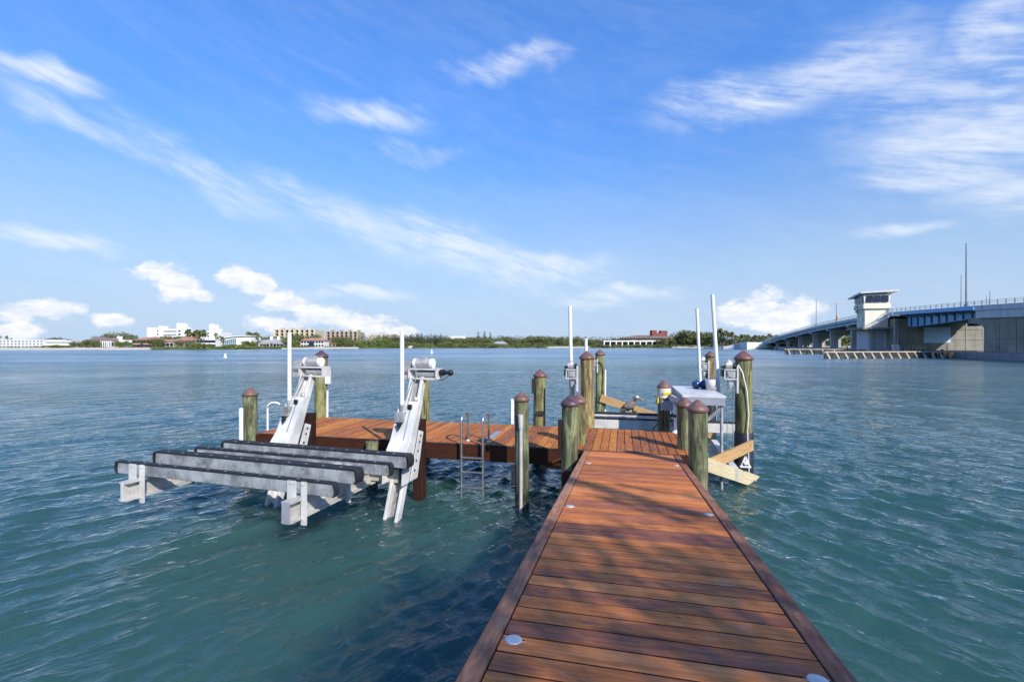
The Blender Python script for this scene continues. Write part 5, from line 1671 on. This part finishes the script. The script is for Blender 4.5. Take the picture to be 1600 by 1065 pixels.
def winch(label, px, py, d, k):
    x = (px - 800) / F * d; z = zof(py, d)
    o = thing('lift_winch', label, 'winch', (x, d, z), -A_DK, 'winches on the lift pilings')
    L = Fr(-A_DK, (x, d, z))
    s = k
    q = MB(); q.box((0, 0, 0), (.24 * s, .22, .02)); q.box((0, 0, -.19 * s), (.24 * s, .22, .02)); q.box((.12 * s, 0, -.2 * s), (.035, .22, .55 * s)); q.box((-.12 * s, 0, -.095 * s), (.02, .2, .19 * s)); part('frame', q, M['alu_white'], o, L)
    q = MB(); q.box((.01, 0, -.095 * s), (.15 * s, .17, .13 * s)); q.tube([(.0, -.1, -.095 * s), (0, .1, -.095 * s)], .055 * s, 14); part('drum', q, M['motor'], o, L)
    q = MB(); q.tube([(-.09 * s, 0, .09 * s), (.03 * s, 0, .09 * s)], .075 * s, 14); q.lathe([(.075 * s, 0), (.06 * s, .05 * s), (0, .09 * s)], (-.03 * s, 0, .12 * s), 12); part('motor', q, M['motor'], o, L)
    q = MB(); q.tube([(.05 * s, 0, .07 * s), (.10 * s, 0, .07 * s)], .06 * s, 12); q.tube([(-.17 * s, 0, .05 * s), (-.10 * s, 0, .05 * s)], .03 * s, 8); q.box((-.15 * s, 0, -.07 * s), (.05 * s, .12, .14 * s)); part('gearbox', q, M['rubber'], o, L)
    q = MB(); q.box((.03 * s, 0, -.28 * s), (.11 * s, .1, .09 * s)); q.tube([(.0, -.07, -.35 * s), (0, .07, -.35 * s)], .025, 8); part('pulley_block', q, M['motor'], o, L)
    for cx_ in (-.06 * s, .05 * s):
        q = MB(); q.tube([(cx_, 0, -.2 * s), (cx_, 0, -z + .45)], .007, 5); part('cable', q, M['cable'], o, L)
    return o


winch('lift winch on the left side of the thickest right piling', 1141, 577, 10.05, 1.05)
winch('lift winch left of the tall yellow brown piling at the back of the dock', 894, 577, 10.9, 1.05)
winch('small lift winch left of the yellow piling behind the white table', 1100, 567, 14.2, 1.0)
winch('small winch half hidden between the two tall red-capped pilings', 929, 563, 14.8, .8)

for (pa0, pa1, d, r, lab) in (((890.5, 478), (893, 600), 11.2, .042, 'white guide pole left of the tall yellow brown piling'),
                              ((915.5, 529), (917, 620), 14.9, .05, 'white guide pole peeking above the red cap of the yellow brown piling'),
                              ((1089, 482), (1096, 640), 13.8, .045, 'shorter leaning white guide pole behind the white table'),
                              ((1113, 460), (1124.5, 640), 10.6, .042, 'tallest leaning white guide pole above the white table')):
    q = MB(); q.tube([P3(*pa0, d), P3(*pa1, d)], r, 14)
    o = solo('guide_pole', q, M['pvc'], lab, 'guide pole', 'white guide poles of the four-post lift')
q = MB(); q.tube([P3(893, 590, 11.25), P3(895.5, 640, 11.25), P3(896, 700, 11.25)], .055, 10); solo('pole_stand', q, M['alu_white'], 'aluminium tube carrying the left guide pole behind the dark-capped piling', 'pole stand')

# white fish-cleaning table with its things
tab = thing('cleaning_table', 'white and grey fish-cleaning table beside the right end of the dock', 'table', (1.57, 10.9, 0), 0, None, DK)
q = MB(); q.box((1.57, 10.9, 1.815), (.80, 2.14, .04)); part('table_top', q, M['alu_white'], tab, DK)
q = MB()
q.box((1.57, 9.85, 1.72), (.78, .03, .15)); q.box((1.57, 11.95, 1.72), (.78, .03, .15)); q.box((1.19, 10.9, 1.72), (.03, 2.07, .15)); q.box((1.95, 10.9, 1.72), (.03, 2.07, .15)); part('apron', q, M['grey_box'], tab, DK)
for (v_, u_, zb) in ((1.90, 9.9, -1.8), (1.90, 11.9, -1.8), (1.24, 11.9, .9)):
    q = MB(); q.tube([(v_, u_, zb), (v_, u_, 1.66)], .03, 10); part('leg', q, M['alu'], tab, DK)
q = MB(); q.bar((1.92, 9.9, 1.60), (1.25, 9.9, 1.02), .035, .07); part('diagonal_brace', q, M['alu'], tab, DK)
q = MB(); q.bar((1.88, 11.8, 1.60), (1.25, 11.8, 1.05), .035, .07); part('diagonal_brace', q, M['alu'], tab, DK)
q = MB(); q.bar((1.0, 10.35, 1.73), (1.22, 9.95, 1.66), .05, .10); part('side_arm', q, M['alu_white'], tab, DK)
q = MB(); q.tube([(1.12, 10.52, ZD), (1.12, 10.52, 1.55)], .045, 12); q.lathe([(.09, 0), (.085, .02), (.05, .05)], (1.12, 10.52, ZD + .001), 14); part('stand_pipe', q, M['pvc'], tab, DK)
q = MB(); q.tube([(1.10, 10.45, 1.32), (1.05, 10.40, 1.34)], .03, 8); part('tap', q, M['rubber'], tab, DK)
ct_ = DK.m @ Vector((1.62, 10.8, 1.835))
for k, (px, r) in enumerate(((1088, .095), (1100, .095))):
    c = P3(px, 608.5, 10.6)
    q = MB(); q.ball((c[0], c[1], 1.838 + r), r, 14, 10)
    # moulded ribs
    for j in range(3):
        a = j * math.pi / 3
        q.tube([(c[0] + r * 1.01 * math.cos(t_) * math.cos(a), c[1] + r * 1.01 * math.cos(t_) * math.sin(a), 1.838 + r + r * 1.01 * math.sin(t_)) for t_ in np.linspace(0, 2 * math.pi, 17)], .006, 5, False)
    solo('ball_float', q, M['blue_ball'], ('left' if k == 0 else 'right') + ' one of the two glossy blue ball floats on the white table', 'float', 'blue floats on the table')
c = P3(1112, 612, 10.3)
q = MB(); q.lathe([(0, 0), (.11, 0), (.14, .24), (.13, .24), (.10, .02), (0, .02)], (c[0], c[1], 1.838), 18); solo('bucket', q, M['alu_white'], 'pale round bucket standing on the white table beside the blue floats', 'bucket')

# brown pelican --------------------------------------------------
pc_ = Vector(P3(990, 643.5, 14.42))
pel = thing('pelican', 'grey brown pelican with a white head perched on the distant yellow plank', 'pelican', tuple(pc_))
L = Fr(0, tuple(pc_))
M['pel_body'] = plain('grey_brown_feathers', (0.15, 0.125, 0.11), 0.85, var=0.4, scale=16, bmp=0.4)
M['pel_dark'] = plain('dark_brown_feathers', (0.03, 0.022, 0.018), 0.85, var=0.4, scale=16, bmp=0.4)
M['pel_head'] = plain('white_feathers', (0.66, 0.64, 0.58), 0.8, var=0.1, scale=16)
M['pel_bill'] = plain('grey_bill', (0.16, 0.15, 0.14), 0.6, var=0.2, scale=16)
q = MB(); pts = [(-.42, 0, .02), (-.34, 0, .08), (-.24, 0, .15), (-.12, 0, .22), (-.02, 0, .27), (.04, 0, .31), (.045, 0, .37), (.0, 0, .43), (.035, 0, .47), (.10, 0, .455)]
q.tube(pts, [.02, .055, .10, .125, .11, .07, .045, .038, .04, .035], 14); part('body', q, M['pel_body'], pel, L)
q = MB(); q.ball((-.17, -.085, .19), (.17, .04, .085), 12, 8); q.ball((-.17, .085, .19), (.17, .04, .085), 12, 8); part('wings', q, M['pel_body'], pel, L)
q = MB(); q.tube([(-.28, 0, .06), (-.40, 0, -.06), (-.47, 0, -.10)], [.06, .055, .02], 8); q.tube([(.02, 0, .30), (.055, 0, .37), (.01, 0, .43)], [.07, .05, .042], 10); part('dark_feathers', q, M['pel_dark'], pel, L)
q = MB(); q.ball((.11, 0, .46), (.062, .045, .042), 12, 8); part('head', q, M['pel_head'], pel, L)
q = MB(); q.tube([(.15, 0, .455), (.26, 0, .39), (.37, 0, .32)], [.026, .018, .006], 8); q.tube([(.14, 0, .44), (.24, 0, .37), (.33, 0, .33)], [.02, .03, .005], 8); part('bill', q, M['pel_bill'], pel, L)
for s in (-.05, .05):
    q = MB(); q.tube([(-.03, s, .17), (-.01, s, .10), (.0, s, .045)], [.025, .014, .012], 7); q.prism([(-.02, s - .03, .035), (.09, s - .045, .035), (.10, s, .035), (.09, s + .045, .035), (-.02, s + .03, .035)], (0, 0, .012)); part('leg', q, M['pel_bill'], pel, L)

# orange kayak bow stowed below the dock corner
# ================================================================= shade tree on the near bank (its crown is shaped to throw the dappled shade)

def shade_density(v_, u_):
    """leaf density from the shade wanted at each walkway spot (dock coordinates)"""
    f_ = lambda a, b, x: min(1, max(0, (x - a) / (b - a)))
    edge = 3.95 - 0.28 * v_ + 0.18 * math.sin(v_ * 3.1)
    d_ = (1 - f_(edge - .45, edge + .35, u_)) * f_(-1.7, -.9, v_) * (1 - f_(1.15, 1.5, v_)) * f_(.2, .8, u_)
    d_ *= .80 + .20 * math.sin(v_ * 2.3 + u_ * 1.1) * math.sin(u_ * 2.0 - v_)
    for (va, ua), (vb, ub), w_, k_ in (((-.62, 5.75), (1.0, 4.25), .13, 1.3), ((-.2, 5.0), (.55, 4.35), .08, .8), ((.1, 5.6), (.9, 5.2), .07, .6)):
        L2 = (vb - va) ** 2 + (ub - ua) ** 2
        t_ = min(1, max(0, ((v_ - va) * (vb - va) + (u_ - ua) * (ub - ua)) / L2))
        q_ = math.hypot(v_ - va - t_ * (vb - va), u_ - ua - t_ * (ub - ua))
        d_ = max(d_, k_ * math.exp(-(q_ / w_) ** 2))
    return d_


r2 = random.Random(5)
base = Vector((8.2, -13.5, 1.6))
tree = thing('shade_tree', 'tall shade tree on the near bank behind the walkway', 'tree', tuple(base))
crown_mb = MB(); twig = MB()
n_ = 0; centre = Vector((0, 0, 0))
while n_ < 5600:
    v_ = r2.uniform(-4, 1.6); u_ = r2.uniform(.1, 6.2)
    if r2.random() > shade_density(v_, u_) / 1.3: continue
    p = DK.m @ Vector((v_, u_, 1.3)) + SUNV * r2.uniform(12.2, 14.6)
    centre += p; n_ += 1
    nrm = Vector((r2.gauss(0, 1), r2.gauss(0, 1), r2.gauss(0, 1))).normalized()
    a_ = nrm.orthogonal().normalized(); b_ = nrm.cross(a_); sz = .058 * r2.uniform(.6, 1.3)
    crown_mb.add([p + a_ * sz, p + b_ * sz * .6, p - a_ * sz, p - b_ * sz * .6], [(0, 1, 2, 3)])
centre /= n_
part('crown', crown_mb, M['leaf'], tree)
twig.tube([base + Vector((0, 0, -.4)), base + Vector((-.3, .5, 3)), base + Vector((-.9, 2.2, 5.2)), centre + Vector((.8, -1.8, -.6)), centre], [.26, .21, .15, .06, .02], 10)
part('trunk', twig, M['bark'], tree)
